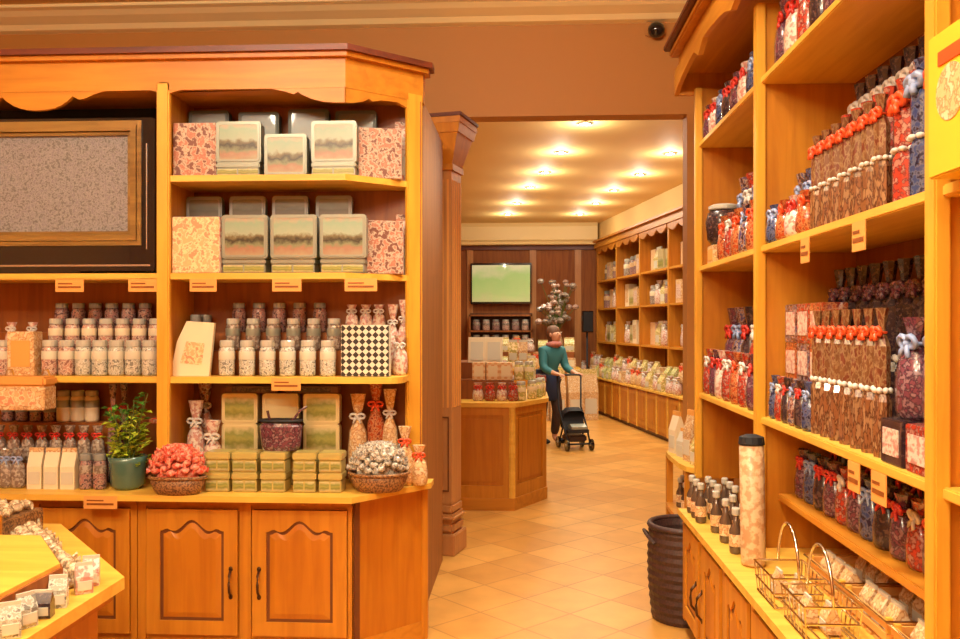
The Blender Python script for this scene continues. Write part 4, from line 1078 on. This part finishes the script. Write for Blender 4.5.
for i, px in enumerate((513, 523, 531)):
    put('islp%d' % (i % 2), packet(.08, .20, .06, ('yellow_pack', 'tan_pack')[i % 2], 'white'), (X_at(px, 7.5), 7.5, 1.17 if px < 527 else .87 + .16), 0, '%s upright packet from the pair of ivory boxes on the island' % ORD[i], 'packet', g)
for i, (px, Y) in enumerate(((519, 7.28), (529, 7.29), (521, 7.09), (532, 7.26), (538, 7.45), (541, 7.62))):
    z = 1.03 if (i < 2) else .87
    put('isj%d' % (i % 3), jar(.042, .16, ('yellow_pack', 'green_pack', 'yellow_pack')[i % 3], 'jarlid', 'ivory'), (X_at(px, Y), Y, z), 0, '%s jar from the left on the angled end of the island counter' % ORD[i], 'jar', g)
for i, (px, Y) in enumerate(((541, 7.8), (536, 7.95))):
    put('isr', carton(.09, .17, .09, 'red_foil', 'pinkw'), (X_at(px, Y), Y, .87 if i == 0 else .87), 0, '%s red carton at the right end of the island counter' % ('front', 'rear')[i], 'carton', g)
# ------------------------------------------------------------------ far right wall unit
FR = FAR.th
fu = thing('shelf_unit', 'long oak wall shelf unit with scalloped top along the far right wall', 'shelf unit', FAR.w(0, 0, 0), FR)
def fb(x0, x1, y0, y1, z0, z1, n, mat, bev=0):
    m = MB(); m.box(x0, x1, y0, y1, z0, z1, bev); return m.build(n, mat, fu)
FL = 6.6
fb(0, FL, .40, .42, .63, 2.93, 'back_panel', 'red')
for k in range(6): fb(1.32 * k, 1.32 * k + .05, 0, .40, .63, 2.93, 'upright', 'honey')
for z in (2.30, 1.80, 1.20):
    for k in range(5): fb(1.32 * k + .05, 1.32 * (k + 1), .01, .40, z - .03, z, 'shelf', 'honeyx')
fb(-.02, FL + .05, -.04, .42, 2.90, 3.0, 'frieze', 'honeyx'); fb(-.04, FL + .05, -.10, .42, 3.0, 3.03, 'cornice_cap', 'panel')
for k in range(5):
    m = MB(); pts = []
    for i in range(25):
        t = i / 24; pts.append((1.32 * k + .05 + 1.27 * t, 2.86 - .07 * abs(math.sin(3 * PI * t))))
    m.prism(pts + [(1.32 * (k + 1), 2.91), (1.32 * k + .05, 2.91)], 'y', -.02, 0); m.build('valance', 'panel', fu)
for k in range(5):
    o = thing('base_cabinet', '%s cabinet from the back wall in the far right row, with narrow panel doors' % ORD[k].capitalize(), 'cabinet', FAR.w(1.32 * k + .66, -.30, 0), FR, None)
    m = MB(); m.box(-.658, .658, .01, .66, .06, .60); m.build('carcass', 'honey', o)
    m = MB(); m.box(-.658, .658, .05, .60, 0, .06); m.build('plinth', 'dark', o)
    for q in range(3):
        x0 = -.658 + .4387 * q
        m = MB(); m.box(x0 + .05, x0 + .4387 - .01, -.008, .01, .10, .575, .004); d = m.build('door', 'honey', o)
        m = MB(); m.box(x0 + .12, x0 + .37, -.014, -.008, .17, .51, .003); m.build('raised_panel', 'panel', d)
        m = MB(); m.box(x0, x0 + .035, -.012, .01, .06, .60); m.build('stile', 'pale', o)
m = MB(); c = [FAR.w(0, -.34, 0), FAR.w(FL, -.34, 0), FAR.w(FL, .39, 0), FAR.w(0, .39, 0)]
m.prism([(p[0], p[1]) for p in c], 'z', .602, .63); tag(m.build('worktop', 'pale'), 'long pale worktop below the shelves on the far right wall', 'worktop')
kinds = [('fk_box', lambda: flat_tin(.24, .30, .16, 'cream_tin', 'olive')(), 'cream tin', 'tin'), ('fk_y', packet(.20, .36, .12, 'yellow_pack', 'white'), 'yellow packet', 'packet'),
         ('fk_t', carton(.22, .32, .16, 'tan_pack', 'pinkw'), 'tan carton', 'carton'), ('fk_j', jar(.09, .30, 'jar_grey', 'jarlid', 'ivory'), 'grey jar', 'jar'),
         ('fk_p', pouch(.10, .36, 'pinkw', 'white_r'), 'pink sweet bag', 'sweet bag'), ('fk_w', carton(.21, .38, .14, 'ivory', 'tan_pack'), 'ivory carton', 'carton'),
         ('fk_g', gift_box(.23, .34, .10, 'gingham', 'pinkw'), 'gingham gift box', 'gift box'), ('fk_d', jar(.085, .32, 'jar_dark', 'tinm', 'tan_pack'), 'dark jar', 'jar')]
rr = random.Random(3)
for si, z in enumerate((2.30, 1.80, 1.20)):
    i = 0
    for b in range(4):
        for q in range(5):
            k, f, nm, cat = kinds[rr.randrange(len(kinds))]
            put(k, f, FAR.w(1.32 * b + .05 + .13 + .252 * q, .17 + .06 * rr.random(), z), FR, '%s, %s from the back wall, %s shelf, far right unit' % (nm, ORD[i], ['top', 'middle', 'lower'][si]), cat, 'goods on the far right shelves')
            i += 1
lowk = [('fl_g', packet(.16, .20, .12, 'green_pack', 'yellow_pack'), 'green packet', 'packet'), ('fl_y', packet(.17, .24, .12, 'yellow_pack', 'yellow_pack'), 'yellow packet', 'packet'),
        ('fl_p', pouch(.08, .22, 'pinkw', 'white_r'), 'pink bag', 'sweet bag'), ('fl_t', carton(.17, .17, .14, 'tan_pack', 'ivory'), 'tan carton', 'carton'), ('fl_b', pouch(.08, .26, 'tan_pack', 'orange_r'), 'tan bag', 'sweet bag')]
for ri, (y, dz, n) in enumerate(((-.27, 0, 20), (-.12, .12, 20))):
    if dz:
        o = thing('display_riser', 'long brown riser at the back of the far right worktop', 'display riser', FAR.w(2.7, .1, .6306), FR)
        m = MB(); m.box(-2.65, 2.65, -.29, -.12, 0, dz, .003); m.build('step', 'back', o)
    for i in range(n):
        k, f, nm, cat = lowk[rr.randrange(len(lowk))]
        if not dz and abs(.18 + 5.2 * i / n - .62) < .2: continue
        put(k, f, FAR.w(.18 + 5.2 * i / n, y + (.02 if dz else 0), .63 + dz), FR, '%s, %s from the back wall, %s row, far right worktop' % (nm, ORD[i], ('front', 'raised back')[ri]), cat, 'goods on the far right worktop')
def monitor():
    o = E0('monitor')
    m = MB(); m.box(-.10, .10, -.03, .03, .08, .46, .006); m.build('casing', 'black', o)
    m = MB(); m.box(-.085, .085, -.033, -.03, .10, .44); m.build('screen', 'blackm', o)
    m = MB(); m.lathe([(.09, 0), (.09, .012), (.016, .02), (.016, .76)], 12, (0, .02, -.66)); m.build('pole', 'blackm', o, smooth=True)
    return o
# ------------------------------------------------------------------ back wall
tvx = X_at(501, 15.75)
t2 = thing('television', 'wall television showing a pale green picture on the back wall', 'television', (tvx, 15.80, Z_at(303, 500, 15.8)))
hw = X_at(530, 15.75) - tvx
m = MB(); m.box(-hw - .03, hw + .03, -.05, .06, -.02, .74, .01); m.build('casing', 'black', t2)
M['scr2'] = picture('pale green map picture', [(0, (.50, .52, .24)), (.3, (.40, .56, .20)), (.7, (.34, .55, .18)), (1, (.58, .62, .38))], 3, .8)
b2 = M['scr2'].node_tree.nodes['Principled BSDF']; b2.inputs['Emission Strength'].default_value = .45
lk = [l for l in M['scr2'].node_tree.links if l.to_socket.name == 'Base Color'][0]
M['scr2'].node_tree.links.new(lk.from_socket, b2.inputs['Emission Color'])
m = MB(); m.box(-hw, hw, -.056, -.05, .02, .70); m.build('screen', 'scr2', t2)
dk = thing('shelf_cabinet', 'dark wooden shelf cabinet with jars below the wall television', 'cabinet', (tvx, 15.62, 0.0006))
m = MB(); m.box(-.58, .58, .21, .24, 0, 1.72); m.build('back_panel', 'dark', dk)
for z in (.9, 1.12, 1.40, 1.69):
    m = MB(); m.box(-.58, .58, -.12, .21, z - .03, z); m.build('shelf', 'red', dk)
for x in (-.58, .55):
    m = MB(); m.box(x, x + .03, -.12, .21, 0, 1.69); m.build('side_panel', 'red', dk)
m = MB(); m.box(-.55, .55, -.10, .2, 0.05, .87); m.build('lower_body', 'red', dk)
for ri, z in enumerate((1.40, 1.12)):
    for i in range(6):
        put('dkj%d' % (i % 2), jar(.07, .20, ('jar_dark', 'jar_pink')[i % 2], ('tinm', 'jarlid')[i % 2], 'jar_grey'), (tvx - .45 + .18 * i, 15.6, z), 0, '%s jar from the left on the %s shelf of the dark cabinet under the television' % (ORD[i], ('upper', 'lower')[ri]), 'jar', 'jars under the television')
# display counter with a flower arrangement before the back wall
bc = thing('display_counter', 'low oak counter with piled goods before the back wall', 'counter', (.45, 14.2, 0))
m = MB(); m.box(-.95, .42, -.35, .35, .06, .75); m.build('body', 'honey', bc)
m = MB(); m.box(-.99, .46, -.39, .39, .75, .79); m.build('top', 'pale', bc)
m = MB(); m.box(-.93, .40, -.3, .3, 0, .06); m.build('plinth', 'dark', bc)
bc2 = thing('display_riser', 'brown riser box on the low counter before the back wall', 'display riser', (.2, 14.4, .7906))
m = MB(); m.box(-.62, .62, -.17, .14, 0, .26); m.build('step', 'back', bc2)
for ri, (y, z, n) in enumerate(((13.95, .79, 7), (14.33, 1.05, 6))):
    for i in range(n):
        k, f, nm, cat = lowk[(i * 3 + ri) % len(lowk)]
        put(k, f, (-.36 + 1.10 * i / (n - 1), y, z), 0, '%s, %s from left, %s row of the low counter by the back wall' % (nm, ORD[i], ('front', 'raised')[ri]), cat, 'goods before the back wall')
def flowers():
    o = E0('flower_arrangement')
    q = random.Random(9)
    m = MB(); m.lathe([(.10, 0), (.13, .03), (.10, .2), (.07, .3), (.10, .34)], 16); m.build('vase', 'tan_pack', o, smooth=True)
    st, fl, lf = MB(), MB(), MB()
    for k in range(80):
        a = q.uniform(0, 2 * PI); s = q.uniform(.02, .36); h = q.uniform(.5, 1.25)
        p = Vector((s * math.cos(a), .5 * s * math.sin(a), h))
        st.tube([(0, 0, .3), (p.x * .5, p.y * .5, .3 + (h - .3) * .6), p], .006, 4)
        r = q.uniform(.035, .075)
        (fl if k % 5 < 2 else lf).ball(p, r, r, r * .8, 7, 4)
    st.build('stem', 'stem', o); fl.build('blossom', 'jar_pink', o); lf.build('leafage', 'jar_grey', o)
    return o
vs_ = thing('flower_stand', 'slim brown stand carrying a dried flower arrangement', 'stand', (X_at(557, 15.3), 15.3, 0))
m = MB(); m.box(-.18, .18, -.16, .16, 1.0, 1.04); m.build('top', 'red', vs_)
m = MB(); m.box(-.14, .14, -.12, .12, .0, 1.0); m.build('column', 'red', vs_)
put('flw', flowers, (X_at(557, 15.3), 15.3, 1.04), 0, 'large dried flower arrangement in a tan vase before the back wall', 'flowers')
mo_ = FAR.w(.62, -.315, 1.29)
put('mon', monitor, mo_, .3, 'small dark upright monitor on a slim pole standing on the far right worktop', 'monitor')
for i, (x, y) in enumerate(((.50, 13.35), (.78, 13.45), (1.02, 13.6), (.24, 13.4))):
    put('sack', packet(.24, .80 , .2, 'tan_pack', 'yellow_pack'), (x, y, 0), .2, 'large tan paper sack standing on the floor near the back wall, %s from the aisle' % ['third', 'second', 'first', 'fourth'][i], 'sack', 'paper sacks near the back wall')
# small dome camera under the crown moulding
dc = thing('security_camera', 'small dark dome camera on the wall above the passage', 'camera', (X_at(655, YW), YW - .001, Z_at(30, 655, YW)))
m = MB(); m.box(-.07, .07, -.03, 0, -.05, .05, .01); m.build('mount', 'amber', dc)
m = MB(); m.ball((0, -.06, -.02), .06, .055, .055, 12, 8); m.build('dome', 'black', dc, smooth=True)
# ------------------------------------------------------------------ person with pushchair
def skin(name, joints, edges, root, mat, parent, sub=2):
    me = bpy.data.meshes.new(name); me.from_pydata([j[0] for j in joints], edges, [])
    o = bpy.data.objects.new(name, me); COL.objects.link(o)
    md = o.modifiers.new('s', 'SKIN'); md.use_smooth_shade = True
    sv = me.skin_vertices[0].data
    for i, j in enumerate(joints):
        r = j[1]; sv[i].radius = (r, r) if not isinstance(r, tuple) else r
        sv[i].use_root = (i == root)
    s2 = o.modifiers.new('d', 'SUBSURF'); s2.levels = sub; s2.render_levels = sub
    bpy.context.view_layer.update()
    dg = bpy.context.evaluated_depsgraph_get()
    nm = bpy.data.meshes.new_from_object(o.evaluated_get(dg))
    bpy.data.objects.remove(o); bpy.data.meshes.remove(me)
    nm.name = name; nm.materials.clear(); nm.materials.append(M[mat])
    n = bpy.data.objects.new(name, nm); COL.objects.link(n)
    if parent is not None:
        n.parent = parent; KIDS.setdefault(parent.name, []).append(n)
    return n
M['skin'] = plain('skin', (.62, .30, .18), .5)
M['hair'] = plain('brown hair', (.14, .06, .03), .6)
M['jacket'] = plain('teal jacket cloth', (.03, .17, .20), .7)
M['navy'] = plain('navy jacket hem cloth', (.012, .025, .08), .7)
M['trous'] = plain('dark brown trousers', (.05, .025, .02), .75)
M['scarf'] = plain('dusky pink scarf', (.55, .22, .20), .7)
M['eye'] = plain('dark eye', (.02, .015, .01), .3)
PX, PY = X_at(549.5, 10.85), 10.85
pe = thing('person', 'person in a teal and navy jacket leaning forward to push the black pushchair', 'person', (PX, PY, 0), math.radians(38))
# front is -y ; joints of the body
J = [((0, .05, .80), .105), ((0, .03, .92), .10), ((0, -.02, 1.06), .105), ((0, -.06, 1.17), .085), ((0, -.085, 1.24), .045),
     ((0, -.11, 1.30), .05), ((0, -.125, 1.36), .078), ((0, -.12, 1.42), .07)]
Ed = [(i, i + 1) for i in range(7)]
hands = {}
for s in (-1, 1):
    b = len(J)
    J += [((s * .09, .04, .76), .085), ((s * .095, -.01 - .04 * s, .44), .055), ((s * .095, .05 - .03 * s, .10), .038), ((s * .10, .03 - .03 * s, .04), .038), ((s * .11, -.10 - .03 * s, .03), .032)]
    Ed += [(0, b), (b, b + 1), (b + 1, b + 2), (b + 2, b + 3), (b + 3, b + 4)]
    b = len(J)
    J += [((s * .15, -.05, 1.17), .055), ((s * .18, -.10, .96), .04), ((s * .16, -.30, .90), .028), ((s * .155, -.345, .895), (.034, .018)), ((s * .15, -.39, .89), (.034, .016))]
    Ed += [(3, b), (b, b + 1), (b + 1, b + 2), (b + 2, b + 3), (b + 3, b + 4)]
    hands[s] = b + 4
    for fi in range(4):
        x = s * (.15 + (fi - 1.5) * .019); L = (.036, .042, .04, .032)[fi]; q = len(J)
        J += [((x, -.40, .890), .009), ((x, -.40 - L * .7, .885), .008), ((x, -.40 - L, .862), .007)]
        Ed += [(b + 4, q), (q, q + 1), (q + 1, q + 2)]
    q = len(J)
    J += [((s * .115, -.365, .885), .011), ((s * .10, -.395, .875), .009)]
    Ed += [(b + 3, q), (q, q + 1)]
body = skin('body', J, Ed, 0, 'skin', pe)
m = MB()
m.ball((0, -.205, 1.375), .012, .016, .018, 8, 5); m.build('nose', 'skin', pe, smooth=True)
m = MB()
for s in (-1, 1): m.ball((s * .028, -.195, 1.395), .010, .006, .007, 8, 5)
m.build('eyes', 'eye', pe, smooth=True)
m = MB(); m.ball((0, -.198, 1.345), .02, .005, .005, 8, 5); m.build('mouth', 'scarf', pe, smooth=True)
m = MB()
for s in (-1, 1): m.ball((s * .08, -.115, 1.375), .012, .02, .028, 8, 5)
m.build('ears', 'skin', pe, smooth=True)
m = MB()
m.lathe([(.06, -.11), (.088, -.03), (.092, .03), (.074, .075), (.03, .098), (.004, .102)], 16, (0, -.072, 1.395), 1, .95); m.build('hair', 'hair', pe, smooth=True)
jk = [((0, .05, .80), .125), ((0, .03, .92), .122), ((0, -.02, 1.06), .125), ((0, -.06, 1.18), .10), ((0, -.08, 1.23), .06)]
je = [(0, 1), (1, 2), (2, 3), (3, 4)]
for s in (-1, 1):
    b = len(jk); jk += [((s * .15, -.05, 1.175), .07), ((s * .183, -.10, .96), .055), ((s * .165, -.27, .905), .042)]
    je += [(3, b), (b, b + 1), (b + 1, b + 2)]
skin('jacket', jk, je, 0, 'jacket', pe)
m = MB(); m.lathe([(.13, .54), (.145, .56), (.150, .80), (.142, .93), (.13, .94)], 18, (0, .045, 0), 1.1, .95); m.build('jacket_hem', 'navy', pe, smooth=True)
tr_ = [((0, .05, .80), .11)]; te = []
for s in (-1, 1):
    b = len(tr_); tr_ += [((s * .09, .04, .75), .098), ((s * .095, -.01 - .04 * s, .44), .072), ((s * .095, .05 - .03 * s, .09), .055)]
    te += [(0, b), (b, b + 1), (b + 1, b + 2)]
skin('trousers', tr_, te, 0, 'trous', pe)
m = MB(); m.tube([(.075 * math.cos(2 * PI * k / 14), -.085 + .07 * math.sin(2 * PI * k / 14), 1.255 - .012 * math.sin(2 * PI * k / 14)) for k in range(14)], .032, 8, closed=True); m.build('scarf', 'scarf', pe, smooth=True)
for s in (-1, 1):
    m = MB(); m.ball((s * .108, -.055 - .03 * s, .035), .045, .115, .035, 10, 6); m.build('shoe', 'blackm', pe, smooth=True)
# pushchair
SX, SY = X_at(574.5, 10.35), 10.35
SCL = .8
sr = thing('pushchair', 'black pushchair with a pale cover on its seat, pushed by the person', 'pushchair', (SX, SY, 0), math.radians(16))
def tb_(n, paths, r, mat='blackm'):
    m = MB()
    for p in paths: m.tube(p, r, 7)
    return m.build(n, mat, sr, smooth=True)
tb_('frame', [[(s * .17, -.22, .10), (s * .18, -.02, .36), (s * .18, .22, .62), (s * .19, .25, 1.09)] for s in (-1, 1)] + [[(s * .17, .20, .10), (s * .18, .0, .36)] for s in (-1, 1)] + [[(-.17, -.22, .10), (.17, -.22, .10)], [(-.17, .20, .10), (.17, .20, .10)]], .014)
tb_('handle', [[(-.19, .25, 1.09), (-.16, .262, 1.105), (.16, .262, 1.105), (.19, .25, 1.09)]], .016)
for x, y in ((-.19, -.22), (.19, -.22), (-.19, .20), (.19, .20)):
    m = MB(); v = m.lathe([(.03, -.02), (.085, -.018), (.085, .018), (.03, .02)], 18); m.xf(v, Matrix.Translation((x, y, .085)) @ Matrix.Rotation(PI / 2, 4, 'Y')); w_ = m.build('wheel', 'black', sr)
    m = MB(); v = m.lathe([(.028, -.024), (.032, 0), (.028, .024)], 12); m.xf(v, Matrix.Translation((x, y, .085)) @ Matrix.Rotation(PI / 2, 4, 'Y')); m.build('hub', 'silver', w_)
m = MB(); m.prism([(-.20, .26), (.02, .24), (.16, .56), (.12, .58), (-.02, .30), (-.20, .31)], 'x', -.16, .16); m.build('seat', 'blackm', sr)
m = MB(); m.prism([(-.20, .315), (-.03, .305), (.0, .36), (-.10, .39), (-.20, .35)], 'x', -.11, .13); m.build('pale_cover', 'tin', sr)
m = MB(); v = m.lathe([(.02, .17), (.14, .16), (.20, .10), (.205, 0), (.20, -.10), (.14, -.16), (.02, -.17)], 16); m.xf(v, Matrix.Translation((0, .09, .42)) @ Matrix.Rotation(PI / 2, 4, 'Y'))
bmesh.ops.bisect_plane(m.bm, geom=list(m.bm.verts) + list(m.bm.edges) + list(m.bm.faces), plane_co=(0, .06, .46), plane_no=(0, -.75, -.6), clear_outer=True)
m.build('hood', 'blackm', sr, smooth=True)
m = MB(); m.box(-.15, .15, -.14, .16, .12, .22, .02); m.build('under_basket', 'darkwick', sr)
sr.scale = (SCL, SCL, SCL)
# ------------------------------------------------------------------ downlights
WARM = (1.0, .93, .74)
def downlight(x, y, z, watts, label, spotw=0, size=.05, spot=2.3, drop=.02):
    def f():
        o = E0('downlight')
        m = MB(); m.lathe([(.075, 0), (.075, -.012), (.055, -.016), (.052, 0)], 20); m.build('trim_ring', 'silver', o, smooth=True)
        m = MB(); m.lathe([(.05, -.006), (.03, -.012), (.002, -.014)], 16); m.build('lamp_lens', 'lens', o)
        return o
    o = put('dl', f, (x, y, z), 0, label, 'ceiling light', 'ceiling downlights')
    for kind, e in (('POINT', watts), ('SPOT', spotw)):
        if not e: continue
        l = bpy.data.lights.new('downlight_lamp', kind); l.energy = e; l.color = WARM
        l.shadow_soft_size = size
        if kind == 'SPOT': l.spot_size = spot; l.spot_blend = .7
        lo_ = bpy.data.objects.new('downlight_lamp', l); COL.objects.link(lo_); lo_.parent = o; lo_.location = (0, 0, -drop - size)
M['lens'] = plain('lit lamp lens', (1, .9, .7), .3, emis=(1, .85, .6), es=30)
dls = [(585, 123), (561, 152), (545, 172), (530, 187), (517, 203), (508, 214)]
dr = [(670, 153), (640, 174), (614, 190), (596, 203), (580, 214)]
for nm, L in (('left', dls), ('right', dr)):
    for i, (px, py) in enumerate(L):
        s = FPX * (3.36 - EYE) / (HZ - py); Y = s * ray(px)[1]
        downlight(X_at(px, Y), Y, 3.359, FARW, '%s ceiling light from the passage in the %s row of the far room' % (ORD[i], nm), spotw=FARS, spot=2.2, drop=.09)
for i, (x, y) in enumerate(((-.6, 6.75), (1.5, 7.0))):  # two unseen lamps added to brighten the island front and its goods
    downlight(x, y, 3.359, FARW, 'added unseen ceiling light just behind the passage wall, above the %s' % ('island counter', 'end stand')[i], spotw=FARS, spot=2.2, drop=.09)
NEAR = [(-1.9, .7, 1, 0), (-.9, .6, 1, 0), (-1.4, -.4, 1, 0), (-.3, -.5, 1, 0), (-2.4, -.3, 1, 0), (-.1, 1.7, .5, 2), (.05, 3.2, .4, 2.2), (.2, 4.6, 0, 2.2)]  # unseen lamps, added and placed to light shelves and floor evenly
for i, (x, y, p, q) in enumerate(NEAR):
    downlight(x, y, 3.719, NEARW * p, '%s added unseen ceiling light of the front room, counted from the shop side wall' % ORD[i], spotw=NEARW * q, size=.12, spot=1.5)
# ------------------------------------------------------------------ world and view
w = bpy.data.worlds.new('world'); sc.world = w; w.use_nodes = True
w.node_tree.nodes['Background'].inputs[0].default_value = (1, .8, .55, 1)
w.node_tree.nodes['Background'].inputs[1].default_value = .3
sc.view_settings.view_transform = 'Standard'; sc.view_settings.look = 'None'
sc.view_settings.exposure = EXPO; sc.view_settings.gamma = 1
sc.view_settings.use_curve_mapping = False
